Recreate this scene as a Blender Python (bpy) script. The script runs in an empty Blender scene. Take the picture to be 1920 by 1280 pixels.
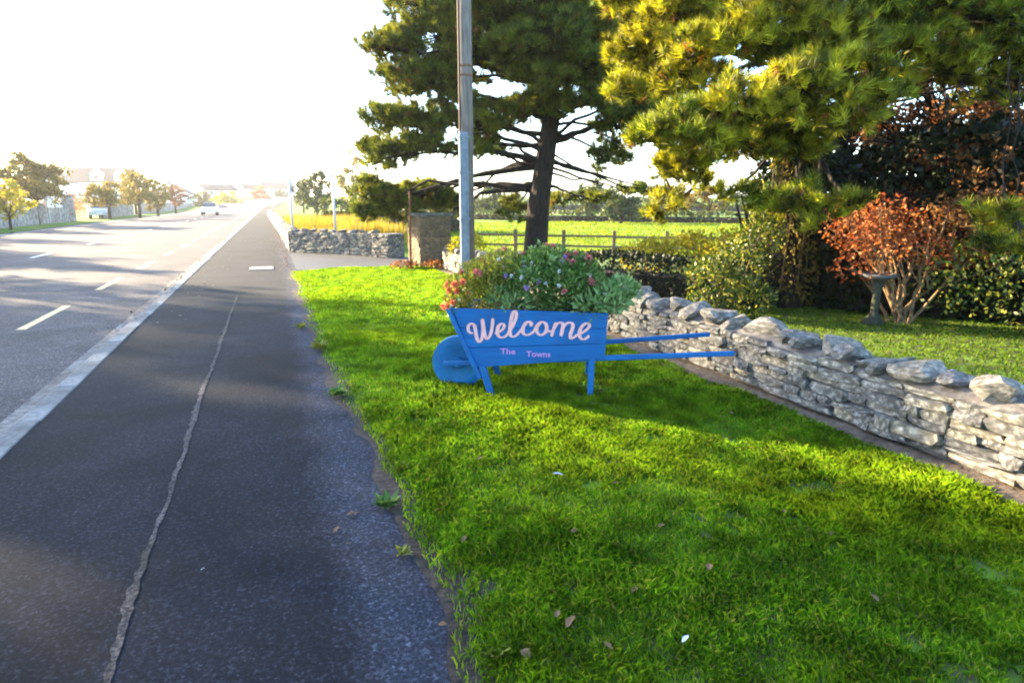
import bpy, bmesh, math, random
import numpy as np
from mathutils import Vector, Matrix
rng = np.random.default_rng(7)
random.seed(7)
SC = bpy.context.scene
COL = SC.collection

# ------------------------------------------------------------------ camera, sky, sun, exposure
FPX, CAMH = 1200.0, 1.5                      # focal length in photo pixels (1920 wide), eye height
PITCH = math.atan((640 - 378) / FPX)
YAW = math.atan((960 - 505) / (FPX / math.cos(PITCH)))
cd = bpy.data.cameras.new('camera'); cam = bpy.data.objects.new('camera', cd); COL.objects.link(cam)
cd.sensor_width = 36; cd.lens = FPX / 1920 * 36; cd.clip_start = 0.05; cd.clip_end = 6000
cam.location = (0, 0, CAMH); cam.rotation_euler = (math.pi / 2 - PITCH, 0, -YAW)
SC.camera = cam
SUN_AZ, SUN_EL = math.radians(42), math.radians(17)      # azimuth measured left of the road direction (+Y)
SUND = Vector((-math.sin(SUN_AZ) * math.cos(SUN_EL), math.cos(SUN_AZ) * math.cos(SUN_EL), math.sin(SUN_EL)))
W = bpy.data.worlds.new('World'); SC.world = W; W.use_nodes = True
wn = W.node_tree.nodes; wl = W.node_tree.links
bg = wn['Background']; sky = wn.new('ShaderNodeTexSky'); sky.sky_type = 'NISHITA'; sky.sun_disc = False
sky.sun_elevation = SUN_EL; sky.sun_rotation = -SUN_AZ; sky.air_density = 1.0; sky.dust_density = 1.0; sky.ozone_density = 2.5
wl.new(sky.outputs[0], bg.inputs[0]); bg.inputs[1].default_value = 0.15
sl = bpy.data.lights.new('sun', 'SUN'); sun = bpy.data.objects.new('sun', sl); COL.objects.link(sun)
sl.energy = 5.0; sl.angle = math.radians(0.8); sl.color = (1.0, 0.79, 0.49)
sun.rotation_euler = (-SUND).to_track_quat('-Z', 'Y').to_euler(); sun.location = (-30, 50, 30)
SC.view_settings.view_transform = 'Standard'; SC.view_settings.look = 'None'
SC.view_settings.exposure = 2.95; SC.view_settings.gamma = 1.0; SC.view_settings.use_curve_mapping = False
SC.cycles.filter_width = 2.0
SC.cycles.max_bounces = 8; SC.cycles.transparent_max_bounces = 8; SC.cycles.volume_bounces = 0

# ------------------------------------------------------------------ placing helpers
_F = np.array([math.sin(YAW) * math.cos(PITCH), math.cos(YAW) * math.cos(PITCH), -math.sin(PITCH)])
_R = np.array([math.cos(YAW), -math.sin(YAW), 0.0]); _U = np.cross(_R, _F); _C = np.array([0, 0, CAMH])
def ray(x, y):
    d = _F * FPX + _R * (x - 960) - _U * (y - 640); return d / np.linalg.norm(d)
def gp(x, y, z=0.0):
    d = ray(x, y); return _C + d * (z - CAMH) / d[2]
def at(x, y, dist):
    d = ray(x, y); return _C + d * dist / math.hypot(d[0], d[1])
def sstep(a, b, x):
    t = np.clip((np.asarray(x, float) - a) / (b - a), 0, 1); return t * t * (3 - 2 * t)
def rise(y): return 3.4 * sstep(105, 270, y)
def bend(y): return 26.0 * sstep(110, 330, y) ** 1.3
def vnoise(x, y, s, seed=0):
    r = np.random.default_rng(seed).random((64, 64))
    x = np.asarray(x) / s; y = np.asarray(y) / s
    xi = np.floor(x).astype(int); yi = np.floor(y).astype(int); fx = x - xi; fy = y - yi
    fx = fx * fx * (3 - 2 * fx); fy = fy * fy * (3 - 2 * fy)
    a = r[xi % 64, yi % 64]; b = r[(xi + 1) % 64, yi % 64]; c = r[xi % 64, (yi + 1) % 64]; d = r[(xi + 1) % 64, (yi + 1) % 64]
    return (a * (1 - fx) + b * fx) * (1 - fy) + (c * (1 - fx) + d * fx) * fy

# ------------------------------------------------------------------ materials
def newmat(name):
    m = bpy.data.materials.new(name); m.use_nodes = True; nt = m.node_tree
    return m, nt, nt.nodes, nt.links, nt.nodes['Principled BSDF']
def ramp(nt, cols, interp='LINEAR'):
    r = nt.nodes.new('ShaderNodeValToRGB'); r.color_ramp.interpolation = interp
    e = r.color_ramp.elements
    for i, (p, c) in enumerate(cols):
        el = e[i] if i < 2 else e.new(p)
        el.position = p; el.color = (*c, 1)
    return r
def noise_tex(nt, scale, detail=4, rough=.55, coord='Object', dist=0.0, sv=None):
    tc = nt.nodes.new('ShaderNodeTexCoord'); n = nt.nodes.new('ShaderNodeTexNoise')
    n.inputs['Scale'].default_value = scale; n.inputs['Detail'].default_value = detail
    n.inputs['Roughness'].default_value = rough; n.inputs['Distortion'].default_value = dist
    if sv:
        mp = nt.nodes.new('ShaderNodeMapping'); mp.inputs['Scale'].default_value = sv
        nt.links.new(tc.outputs[coord], mp.inputs[0]); nt.links.new(mp.outputs[0], n.inputs['Vector'])
    else: nt.links.new(tc.outputs[coord], n.inputs['Vector'])
    return n
def mixc(nt, fac, a, b, mode='MIX'):
    m = nt.nodes.new('ShaderNodeMix'); m.data_type = 'RGBA'; m.blend_type = mode
    for sock, v in ((m.inputs['Factor'], fac), (m.inputs['A'], a), (m.inputs['B'], b)):
        if isinstance(v, (int, float)): sock.default_value = v
        elif isinstance(v, tuple): sock.default_value = (*v, 1)
        else: nt.links.new(v, sock)
    return m.outputs['Result']
def bump(nt, bs, h, strength=.5, dist=.02):
    b = nt.nodes.new('ShaderNodeBump'); b.inputs['Strength'].default_value = strength; b.inputs['Distance'].default_value = dist
    nt.links.new(h, b.inputs['Height']); nt.links.new(b.outputs[0], bs.inputs['Normal'])
def surf(name, cols, scale=8, detail=5, rough=.85, bumps=.4, bdist=.01, scale2=None, amt2=.4, spec=.3, metal=0, objrand=0.0, coord='Object', sv=None):
    """noise-coloured solid surface: cols is a colour ramp over noise; scale2 adds a coarser blotch layer"""
    m, nt, N, L, bs = newmat(name)
    n = noise_tex(nt, scale, detail, coord=coord, sv=sv); r = ramp(nt, cols); L.new(n.outputs['Fac'], r.inputs[0]); c = r.outputs[0]
    if scale2:
        n2 = noise_tex(nt, scale2, 3, coord=coord); r2 = ramp(nt, [(.35, (1 - amt2,) * 3), (.65, (1 + amt2 * .6,) * 3)])
        L.new(n2.outputs['Fac'], r2.inputs[0]); c = mixc(nt, 1.0, c, r2.outputs[0], 'MULTIPLY')
    if objrand:
        oi = N.new('ShaderNodeObjectInfo'); r3 = ramp(nt, [(0, (1 - objrand, 1 - objrand, 1 - objrand * .9)), (.6, (1.0, 1.0, 1.0)), (1, (1 + objrand, 1 + objrand * .75, 1 + objrand * .2))])
        L.new(oi.outputs['Random'], r3.inputs[0]); c = mixc(nt, 1.0, c, r3.outputs[0], 'MULTIPLY')
    L.new(c, bs.inputs['Base Color']); bs.inputs['Roughness'].default_value = rough
    bs.inputs['Specular IOR Level'].default_value = spec; bs.inputs['Metallic'].default_value = metal
    if bumps: bump(nt, bs, n.outputs['Fac'], bumps, bdist)
    return m
def leafmat(name, cols, trans=.4, nscale=1.0, ncol=None, tcol=(1.25, 1.15, .5), rough=.55, spec=.25, fine=None, famt=.5):
    """leaf, needle or blade: each one picks its own colour, a soft blotch shifts whole sprays; lets light through"""
    m, nt, N, L, bs = newmat(name)
    g = N.new('ShaderNodeNewGeometry'); r = ramp(nt, cols); L.new(g.outputs['Random Per Island'], r.inputs[0]); c = r.outputs[0]
    if ncol:
        n = noise_tex(nt, nscale, 2); r2 = ramp(nt, [(.42, (0, 0, 0)), (.62, (1, 1, 1))]); L.new(n.outputs['Fac'], r2.inputs[0])
        c = mixc(nt, r2.outputs[0], c, mixc(nt, .65, c, ncol))
    if fine:
        n4 = noise_tex(nt, fine, 2, .5); r4 = ramp(nt, [(.38, (1 - famt,) * 3), (.62, (1 + famt, 1 + famt * .9, 1 + famt * .5))]); L.new(n4.outputs['Fac'], r4.inputs[0]); c = mixc(nt, 1.0, c, r4.outputs[0], 'MULTIPLY')
    L.new(c, bs.inputs['Base Color']); bs.inputs['Roughness'].default_value = rough; bs.inputs['Specular IOR Level'].default_value = spec
    t = N.new('ShaderNodeBsdfTranslucent'); L.new(mixc(nt, 1.0, c, tcol, 'MULTIPLY'), t.inputs['Color'])
    mx = N.new('ShaderNodeMixShader'); mx.inputs[0].default_value = trans
    L.new(bs.outputs[0], mx.inputs[1]); L.new(t.outputs[0], mx.inputs[2]); L.new(mx.outputs[0], N['Material Output'].inputs['Surface'])
    return m
def plain(name, c, rough=.6, metal=0.0, spec=.4, var=.12, scale=30):
    lo = tuple(x * (1 - var) for x in c); hi = tuple(min(1, x * (1 + var)) for x in c)
    return surf(name, [(.3, lo), (.7, hi)], scale, 4, rough, .15, .003, spec=spec, metal=metal)

def asphalt(name, base, rough, spec, blotch=.25, tint=(1, 1, 1), worn=None):
    m, nt, N, L, bs = newmat(name)
    n = noise_tex(nt, 55, 5, .85); r = ramp(nt, [(.34, tuple(b * .35 for b in base)), (.52, base), (.70, tuple(b * 2.6 for b in base))]); L.new(n.outputs['Fac'], r.inputs[0])
    n2 = noise_tex(nt, .9, 5, .6, dist=.6); r2 = ramp(nt, [(.35, (1 - blotch,) * 3), (.68, tuple(1 + blotch * t for t in tint))]); L.new(n2.outputs['Fac'], r2.inputs[0])
    c = mixc(nt, 1.0, r.outputs[0], r2.outputs[0], 'MULTIPLY')
    if worn:                                   # paler worn tarmac towards the grass side, ragged soft edge
        tc = N.new('ShaderNodeTexCoord'); sx = N.new('ShaderNodeSeparateXYZ'); L.new(tc.outputs['Object'], sx.inputs[0])
        nw = noise_tex(nt, 2.2, 6, .65); ma = N.new('ShaderNodeMath'); ma.operation = 'MULTIPLY_ADD'; ma.inputs[1].default_value = .42
        L.new(nw.outputs['Fac'], ma.inputs[0]); L.new(sx.outputs['X'], ma.inputs[2])
        rw = ramp(nt, [(.30, (0, 0, 0)), (.48, (1, 1, 1))]); L.new(ma.outputs[0], rw.inputs[0])
        c = mixc(nt, rw.outputs[0], c, mixc(nt, 1.0, c, worn, 'MULTIPLY'))
    L.new(c, bs.inputs['Base Color'])
    tcv = N.new('ShaderNodeTexCoord'); vo = N.new('ShaderNodeTexVoronoi'); vo.inputs['Scale'].default_value = 85; L.new(tcv.outputs['Object'], vo.inputs['Vector'])
    sv_ = N.new('ShaderNodeSeparateColor'); L.new(vo.outputs['Color'], sv_.inputs[0])
    rv = ramp(nt, [(.55, (.75,) * 3), (.80, (1.12,) * 3), (.97, (2.0, 1.95, 1.9))]); L.new(sv_.outputs[0], rv.inputs[0])
    c = mixc(nt, 1.0, c, rv.outputs[0], 'MULTIPLY'); L.new(c, bs.inputs['Base Color'])
    n3 = noise_tex(nt, 90, 4, .7)
    bs.inputs['Roughness'].default_value = rough; bs.inputs['Specular IOR Level'].default_value = spec
    bump(nt, bs, n3.outputs['Fac'], .35, .004)
    return m
MAT = {}
MAT['road'] = asphalt('road_asphalt', (.082, .073, .074), .92, .15, .25)
MAT['path'] = asphalt('path_asphalt', (.0120, .0132, .0180), .92, .12, .4, worn=(2.7, 2.7, 2.75))
MAT['drive'] = asphalt('drive_tarmac', (.035, .037, .043), .8, .3, .25)
MAT['seam'] = surf('seam_grit', [(.40, (.012, .013, .018)), (.5, (.055, .046, .041)), (.7, (.13, .105, .09))], 60, 4, .95, .6, .006, 2.5, .5)
MAT['kerb'] = surf('kerb_concrete', [(.3, (.11, .11, .11)), (.7, (.22, .215, .205))], 25, 6, .85, .4, .004, 1.5, .35, objrand=.05)
MAT['gutter'] = surf('gutter_grit', [(.35, (.10, .092, .085)), (.65, (.24, .21, .19))], 18, 6, .9, .5, .005, 1.2, .35)
MAT['paint'] = surf('road_paint', [(.3, (.45, .34, .12)), (.55, (.76, .60, .24))], 60, 5, .7, .2, .002, 6, .25)
MAT['paint_white'] = surf('white_paint', [(.3, (.5, .5, .48)), (.55, (.8, .79, .76))], 60, 5, .7, .2, .002, 6, .25)
MAT['soil'] = surf('soil', [(.3, (.012, .010, .008)), (.7, (.075, .055, .042))], 22, 7, .95, .8, .02, 1.5, .4)
MAT['dryearth'] = surf('dry_earth', [(.3, (.06, .043, .03)), (.7, (.20, .15, .11))], 25, 7, .95, .8, .02, 2, .3)
MAT['mortar'] = surf('mortar', [(.3, (.07, .062, .056)), (.7, (.20, .18, .165))], 18, 7, .95, .8, .02, 3, .35)
MAT['turf'] = surf('turf', [(.38, (.085, .065, .035)), (.50, (.08, .13, .015)), (.65, (.13, .24, .014))], 9, 7, .95, .8, .02, .8, .35)
MAT['stone'] = surf('limestone', [(.28, (.035, .034, .032)), (.5, (.125, .12, .110)), (.72, (.37, .355, .32))], 26, 6, .85, .45, .006, 1.5, .2, objrand=.42, sv=(.18, .26, .07))
MAT['sandstone'] = surf('brown_stone', [(.28, (.075, .05, .03)), (.5, (.18, .125, .075)), (.72, (.36, .27, .17))], 9, 8, .85, .7, .015, 2.2, .3, objrand=.3)
MAT['coping'] = surf('coping_limestone', [(.28, (.05, .048, .044)), (.5, (.145, .137, .125)), (.75, (.38, .355, .32))], 7, 8, .85, .8, .02, 2.2, .25, objrand=.22)
MAT['farstone'] = surf('far_wall_stone', [(.3, (.10, .09, .085)), (.5, (.24, .22, .20)), (.7, (.42, .39, .35))], 3.2, 6, .9, .7, .05, .6, .25)
def painted_wood(name, c, c2, chip):
    m, nt, N, L, bs = newmat(name)
    g = noise_tex(nt, 9, 6, .6, sv=(.35, 4, 4)); r = ramp(nt, [(.3, c), (.7, c2)]); L.new(g.outputs['Fac'], r.inputs[0])
    w = noise_tex(nt, 5, 9, .72); rw = ramp(nt, [(.655, (0, 0, 0)), (.69, (1, 1, 1))]); L.new(w.outputs['Fac'], rw.inputs[0])
    d = noise_tex(nt, 2.4, 5, .6); rd = ramp(nt, [(.35, (.72, .74, .78)), (.62, (1.08, 1.06, 1.02))]); L.new(d.outputs['Fac'], rd.inputs[0])
    col = mixc(nt, 1.0, mixc(nt, rw.outputs[0], r.outputs[0], chip), rd.outputs[0], 'MULTIPLY')
    L.new(col, bs.inputs['Base Color']); bs.inputs['Roughness'].default_value = .55; bs.inputs['Specular IOR Level'].default_value = .3
    bump(nt, bs, g.outputs['Fac'], .35, .006); return m
MAT['blue'] = painted_wood('blue_paint', (.001, .077, .255), (.002, .122, .35), (.02, .06, .14))
MAT['bluewheel'] = surf('blue_wheel_paint', [(.3, (.002, .09, .24)), (.7, (.006, .135, .33))], 16, 5, .55, .15, .003, 3, .2, spec=.3)
MAT['pink'] = plain('pink_paint', (.70, .37, .35), .6, var=.12)
MAT['pink2'] = plain('magenta_paint', (.42, .22, .50), .6, var=.1)
MAT['wood'] = surf('weathered_pole', [(.3, (.10, .085, .072)), (.7, (.24, .21, .18))], 6, 7, .85, .5, .01, 1.2, .3, sv=(6, 6, .5))
MAT['guard'] = surf('galvanised_guard', [(.3, (.13, .18, .23)), (.7, (.21, .27, .33))], 9, 5, .5, .1, .003, 1.3, .2, spec=.4)
MAT['cable'] = plain('brown_cable', (.10, .06, .045), .7)
MAT['galv'] = plain('galvanised_post', (.42, .43, .44), .5, .2)
MAT['rust'] = surf('rust', [(.3, (.10, .045, .02)), (.7, (.26, .13, .06))], 20, 5, .9, .4, .004)
MAT['bark'] = surf('pine_bark', [(.3, (.008, .0065, .0055)), (.7, (.042, .031, .024))], 9, 7, .95, 1, .05, 1.2, .3, sv=(2.5, 2.5, .6))
MAT['bark2'] = surf('pale_bark', [(.3, (.10, .065, .035)), (.7, (.32, .21, .11))], 14, 6, .9, .6, .02, 2, .3)
MAT['fence'] = surf('fence_timber', [(.3, (.13, .09, .06)), (.7, (.28, .20, .13))], 9, 6, .9, .5, .01)
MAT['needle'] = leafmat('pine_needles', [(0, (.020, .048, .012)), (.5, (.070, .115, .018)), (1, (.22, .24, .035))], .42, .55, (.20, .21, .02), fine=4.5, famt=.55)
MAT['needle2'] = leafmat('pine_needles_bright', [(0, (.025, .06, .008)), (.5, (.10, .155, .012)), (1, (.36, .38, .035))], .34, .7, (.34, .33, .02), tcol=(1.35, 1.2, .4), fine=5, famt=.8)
MAT['needle_dead'] = leafmat('dead_needles', [(0, (.14, .06, .015)), (1, (.34, .15, .035))], .4)
MAT['ivy'] = leafmat('ivy_leaves', [(0, (.05, .055, .010)), (.5, (.13, .11, .02)), (1, (.24, .17, .05))], .35)
MAT['copper'] = leafmat('copper_leaves', [(0, (.05, .022, .010)), (.6, (.18, .08, .035)), (1, (.42, .23, .09))], .4, .9, (.20, .13, .04), tcol=(1.3, .9, .5), fine=3, famt=.4)
MAT['maple'] = leafmat('maple_leaves', [(0, (.12, .025, .010)), (.5, (.34, .075, .022)), (1, (.55, .22, .08))], .42, 1.6, (.40, .24, .09), tcol=(1.3, .85, .4))
MAT['euon'] = leafmat('euonymus_leaves', [(0, (.015, .04, .008)), (.55, (.05, .09, .012)), (1, (.36, .34, .05))], .35, 1.5, None, rough=.4, spec=.4)
MAT['dark'] = leafmat('shade_dark_leaves', [(0, (.004, .008, .003)), (.85, (.012, .020, .006)), (1, (.035, .05, .012))], .15, tcol=(1.1, 1.1, .5))  # deep shade of hedges and yew put into the near-black leaf colour
MAT['hedge'] = leafmat('hedge_leaves', [(0, (.03, .05, .015)), (1, (.08, .10, .03))], .35)
MAT['gold'] = leafmat('golden_leaves', [(0, (.18, .16, .012)), (1, (.46, .38, .04))], .45, 1.2)
MAT['olive'] = leafmat('olive_leaves', [(0, (.10, .085, .014)), (1, (.25, .19, .03))], .42, .5, (.10, .11, .02))
MAT['yellow'] = leafmat('yellow_leaves', [(0, (.22, .20, .015)), (1, (.48, .42, .03))], .45)
MAT['shrub'] = leafmat('shrub_leaves', [(0, (.030, .085, .014)), (.6, (.10, .20, .045)), (1, (.27, .38, .13))], .38, 6)
MAT['shrub_y'] = leafmat('yellow_green_leaves', [(0, (.10, .13, .015)), (1, (.30, .32, .06))], .4)
MAT['silver'] = leafmat('silver_leaves', [(0, (.09, .19, .05)), (1, (.30, .43, .17))], .3, tcol=(1, 1, .8))
MAT['petal_pink'] = leafmat('pink_petals', [(0, (.40, .12, .13)), (1, (.66, .30, .26))], .4, tcol=(1.2, .9, .8))
MAT['petal_orange'] = leafmat('orange_petals', [(0, (.55, .12, .05)), (1, (.85, .34, .20))], .4, tcol=(1.2, .9, .7))
MAT['petal_purple'] = leafmat('purple_petals', [(0, (.36, .20, .55)), (1, (.58, .42, .75))], .4, tcol=(1, .9, 1))
MAT['petal_white'] = leafmat('white_petals', [(0, (.6, .58, .6)), (1, (.8, .8, .8))], .4, tcol=(1, 1, 1))
MAT['grass'] = leafmat('grass_blades', [(0, (.055, .165, .010)), (.5, (.145, .325, .016)), (.90, (.28, .42, .03)), (1, (.38, .33, .13))], .45, .75, (.20, .31, .010), tcol=(1.2, 1.15, .28), spec=.12, fine=5, famt=.34)
MAT['lawn'] = leafmat('lawn_blades', [(0, (.045, .10, .006)), (1, (.13, .21, .012))], .4, .9, None, tcol=(1.35, 1.15, .25), spec=.12)
MAT['fieldblade'] = leafmat('pasture_blades', [(0, (.07, .15, .010)), (1, (.24, .30, .02))], .5, .3, None, tcol=(1.35, 1.15, .3), spec=.1)
MAT['tallgrass'] = leafmat('tall_grass_blades', [(0, (.16, .13, .015)), (1, (.40, .30, .05))], .45)
MAT['deadleaf'] = leafmat('dead_leaf', [(0, (.10, .05, .025)), (1, (.24, .14, .07))], .25, tcol=(1.1, .9, .6))
MAT['field'] = surf('field_grass', [(.35, (.09, .17, .018)), (.65, (.20, .26, .03))], .35, 6, 1.0, .5, .1, .03, .3, spec=.1)
MAT['ground'] = surf('far_ground', [(.35, (.07, .11, .02)), (.65, (.15, .17, .035))], .08, 6, 1.0, 0, .1, spec=.1)
MAT['verge_l'] = surf('left_verge_grass', [(.35, (.06, .14, .012)), (.65, (.13, .22, .02))], 2.0, 6, 1.0, .6, .03, .4, .25, spec=.1)
MAT['render'] = plain('white_render', (.72, .70, .66), .8, var=.05, scale=4)
MAT['slate'] = surf('slate_roof', [(.3, (.035, .028, .030)), (.7, (.075, .062, .062))], 3, 5, .8, .4, .03)
MAT['glass'] = plain('window_glass', (.03, .035, .045), .08, 0, .6, .05)
MAT['white'] = plain('white_trim', (.78, .78, .76), .5, var=.03)
MAT['carwhite'] = plain('white_car_paint', (.75, .77, .78), .25, 0, .5, .02)
MAT['carteal'] = plain('teal_car_paint', (.30, .60, .62), .25, 0, .5, .03)
MAT['carblue'] = plain('silver_blue_car_paint', (.45, .52, .66), .3, .2, .5, .03)
MAT['tyre'] = plain('tyre_rubber', (.02, .02, .02), .9, 0, .2)
MAT['redlamp'] = plain('red_lamp', (.45, .02, .015), .3)
MAT['birdstone'] = surf('birdbath_stone', [(.3, (.05, .052, .056)), (.7, (.12, .124, .13))], 16, 6, .9, .6, .01, 3, .3)
MAT['dimstone'] = surf('dim_stone', [(.3, (.018, .02, .012)), (.7, (.05, .055, .04))], 16, 6, .95, .5, .01)  # birdbath stone darkened in colour, so the pedestal fades as in shade
MAT['orangeshrub'] = leafmat('rust_red_leaves', [(0, (.40, .08, .03)), (1, (.62, .20, .08))], .4)
MAT['steel'] = plain('cover_plate', (.34, .30, .27), .6, .2)
MAT['paper'] = plain('paper_scrap', (.55, .58, .68), .7)

# ------------------------------------------------------------------ object helpers
def link(name, me, m=None, parent=None, smooth=False):
    o = bpy.data.objects.new(name, me); COL.objects.link(o)
    if m is not None: me.materials.append(MAT[m] if isinstance(m, str) else m)
    if parent is not None: o.parent = parent
    if smooth: me.shade_smooth()
    return o
def tag(o, label=None, cat=None, group=None, kind=None):
    if label: o['label'] = label
    if cat: o['category'] = cat
    if group: o['group'] = group
    if kind: o['kind'] = kind
    return o
def empty(name, loc, rz=0.0):
    e = bpy.data.objects.new(name, None); COL.objects.link(e); e.location = tuple(float(v) for v in loc); e.rotation_euler = (0, 0, rz); e.empty_display_size = .2
    return e
def mass(name, V, nper, m, parent=None, smooth=False):
    """V: (k*nper,3) vertices, each run of nper vertices is one face"""
    V = np.ascontiguousarray(V, dtype=np.float32).reshape(-1, 3); k = len(V) // nper
    me = bpy.data.meshes.new(name); me.vertices.add(len(V)); me.vertices.foreach_set('co', V.ravel())
    me.loops.add(len(V)); me.loops.foreach_set('vertex_index', np.arange(len(V), dtype=np.int32))
    me.polygons.add(k); me.polygons.foreach_set('loop_start', np.arange(0, len(V), nper, dtype=np.int32))
    me.update(calc_edges=True)
    return link(name, me, m, parent, smooth)
class MB:
    def __init__(s): s.v = []; s.f = []
    def add(s, V, F):
        b = len(s.v); s.v += [tuple(float(c) for c in p) for p in V]; s.f += [tuple(b + i for i in q) for q in F]; return s
    def box(s, c, d, rz=0.0, M=None):
        x, y, z = d[0] / 2, d[1] / 2, d[2] / 2
        P = [Vector((a, b, e)) for e in (-z, z) for a, b in ((-x, -y), (x, -y), (x, y), (-x, y))]
        Rm = M if M is not None else Matrix.Rotation(rz, 3, 'Z')
        P = [Rm @ p + Vector(c) for p in P]
        return s.add(P, [(3, 2, 1, 0), (4, 5, 6, 7), (0, 1, 5, 4), (1, 2, 6, 5), (2, 3, 7, 6), (3, 0, 4, 7)])
    def prism(s, poly, vec):
        """closed polygon (list of 3D points) swept along vec"""
        n = len(poly); P = [Vector(p) for p in poly]; Q = [p + Vector(vec) for p in P]
        return s.add(P + Q, [tuple(range(n - 1, -1, -1)), tuple(range(n, 2 * n))] + [(i, (i + 1) % n, n + (i + 1) % n, n + i) for i in range(n)])
    def tube(s, path, rad, n=8, cap=True):
        path = [Vector([float(c) for c in p]) for p in path]; k = len(path)
        if not hasattr(rad, '__len__'): rad = [rad] * k
        ref = Vector((.31, .17, .93)); V = []
        for i, p in enumerate(path):
            t = (path[min(i + 1, k - 1)] - path[max(i - 1, 0)]).normalized()
            a = t.cross(ref if abs(t.dot(ref)) < .95 else Vector((1, 0, 0))).normalized(); b = t.cross(a)
            V += [p + (a * math.cos(2 * math.pi * j / n) + b * math.sin(2 * math.pi * j / n)) * rad[i] for j in range(n)]
        F = [(i * n + j, i * n + (j + 1) % n, (i + 1) * n + (j + 1) % n, (i + 1) * n + j) for i in range(k - 1) for j in range(n)]
        if cap: F += [tuple(range(n - 1, -1, -1)), tuple(range((k - 1) * n, k * n))]
        return s.add(V, F)
    def lathe(s, prof, n=16, c=(0, 0, 0), axis='Z'):
        V = []
        for r, z in prof:
            for j in range(n):
                a = 2 * math.pi * j / n
                p = (r * math.cos(a), r * math.sin(a), z) if axis == 'Z' else (r * math.cos(a), z, r * math.sin(a))
                V.append(Vector(p) + Vector(c))
        k = len(prof)
        F = [(i * n + j, i * n + (j + 1) % n, (i + 1) * n + (j + 1) % n, (i + 1) * n + j) for i in range(k - 1) for j in range(n)]
        F += [tuple(range(n - 1, -1, -1)), tuple(range((k - 1) * n, k * n))]
        return s.add(V, F)
    def build(s, name, m, parent=None, smooth=False, bevel=0.0):
        me = bpy.data.meshes.new(name); me.from_pydata(s.v, [], s.f)
        if bevel:
            bm = bmesh.new(); bm.from_mesh(me)
            bmesh.ops.recalc_face_normals(bm, faces=bm.faces)
            bmesh.ops.bevel(bm, geom=bm.edges[:], offset=bevel, segments=1, affect='EDGES', profile=.5)
            bm.to_mesh(me); bm.free()
        else:
            bm = bmesh.new(); bm.from_mesh(me); bmesh.ops.recalc_face_normals(bm, faces=bm.faces); bm.to_mesh(me); bm.free()
        me.update()
        return link(name, me, m, parent, smooth)
def sheet(name, fx, ys, nx, z, m, kind='structure', parent=None):
    """strip: fx(y)->(x0,x1), rows ys, height z + rise(y)"""
    V = []; F = []
    for y in ys:
        x0, x1 = fx(y)
        for i in range(nx + 1): V.append((x0 + (x1 - x0) * i / nx, y, (z(y) if callable(z) else z) + float(rise(y))))
    w = nx + 1
    F = [(r * w + i, r * w + i + 1, (r + 1) * w + i + 1, (r + 1) * w + i) for r in range(len(ys) - 1) for i in range(nx)]
    me = bpy.data.meshes.new(name); me.from_pydata(V, [], F); me.update()
    o = link(name, me, m, parent)
    if kind and parent is None: o['kind'] = kind
    return o
def unit(v): return v / np.maximum(np.linalg.norm(v, axis=-1, keepdims=True), 1e-9)
def rdir(n): return unit(rng.normal(size=(n, 3)))
def leaf_verts(P, D, L, Wd, N=None):
    """diamond leaf quads"""
    n = len(P)
    if N is None: N = rdir(n)
    S = unit(np.cross(D, N)); L = np.broadcast_to(np.asarray(L, float), (n,))[:, None]; Wd = np.broadcast_to(np.asarray(Wd, float), (n,))[:, None]
    mid = P + D * L * .5; up = unit(np.cross(S, D)) * L * .08
    return np.stack([P, mid + S * Wd / 2 + up, P + D * L, mid - S * Wd / 2 + up], 1).reshape(-1, 3)
def tuft_verts(P, A, nn, L, w, spread=(.25, 1.15)):
    """pine tufts: nn thin needles splayed round axis A at each point"""
    n = len(P); P = np.repeat(P, nn, 0); A = np.repeat(A, nn, 0); k = n * nn
    s = unit(np.cross(A, rdir(k))); th = rng.uniform(*spread, k)[:, None]
    D = A * np.cos(th) + s * np.sin(th); Ls = (L * rng.uniform(.7, 1.15, k))[:, None]
    S = unit(np.cross(D, rdir(k))) * w / 2
    b = P + A * (rng.uniform(-.35, .25, k) * L)[:, None]
    return np.stack([b - S, b + S, b + D * Ls], 1).reshape(-1, 3)
def in_ellipsoid(n, c, r, shell=.55, topbias=.0):
    d = rdir(n)
    if topbias: d[:, 2] = np.where(rng.random(n) < topbias, np.abs(d[:, 2]), d[:, 2])
    q = rng.uniform(shell ** 3, 1, n) ** (1 / 3)
    return np.asarray(c) + d * q[:, None] * np.asarray(r), d

# ------------------------------------------------------------------ ground, road, footpath
def grid_ground():
    xs = np.concatenate([[-2500, -1200, -600, -300, -150], np.arange(-80, 81, 16), [150, 300, 600, 1200, 2500]])
    ys = np.concatenate([[-1500, -500, -120, -40], np.arange(-10, 340, 14), [420, 600, 1000, 1700, 2600]])
    V = [(x, y, -.24 + float(rise(y))) for y in ys for x in xs]; w = len(xs)
    F = [(r * w + i, r * w + i + 1, (r + 1) * w + i + 1, (r + 1) * w + i) for r in range(len(ys) - 1) for i in range(w - 1)]
    me = bpy.data.meshes.new('ground'); me.from_pydata(V, [], F); me.update()
    tag(link('ground', me, 'ground'), kind='structure')
grid_ground()
YS = sorted(set(list(np.arange(-6, 40, 2.0)) + list(np.arange(40, 400, 8.0))))
RZ = -.10
road = sheet('road', lambda y: (-12.75 + bend(y), -1.98 + bend(y)), YS, 6, RZ, 'road')
gut = sheet('gutter', lambda y: (-1.985 + bend(y), -1.79 + bend(y)), YS, 1, RZ + .004, 'gutter')
foot = sheet('footpath', lambda y: (-1.63 + bend(y), .50 + bend(y)), [y for y in YS if y <= 320], 3, 0.0, 'path')
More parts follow.
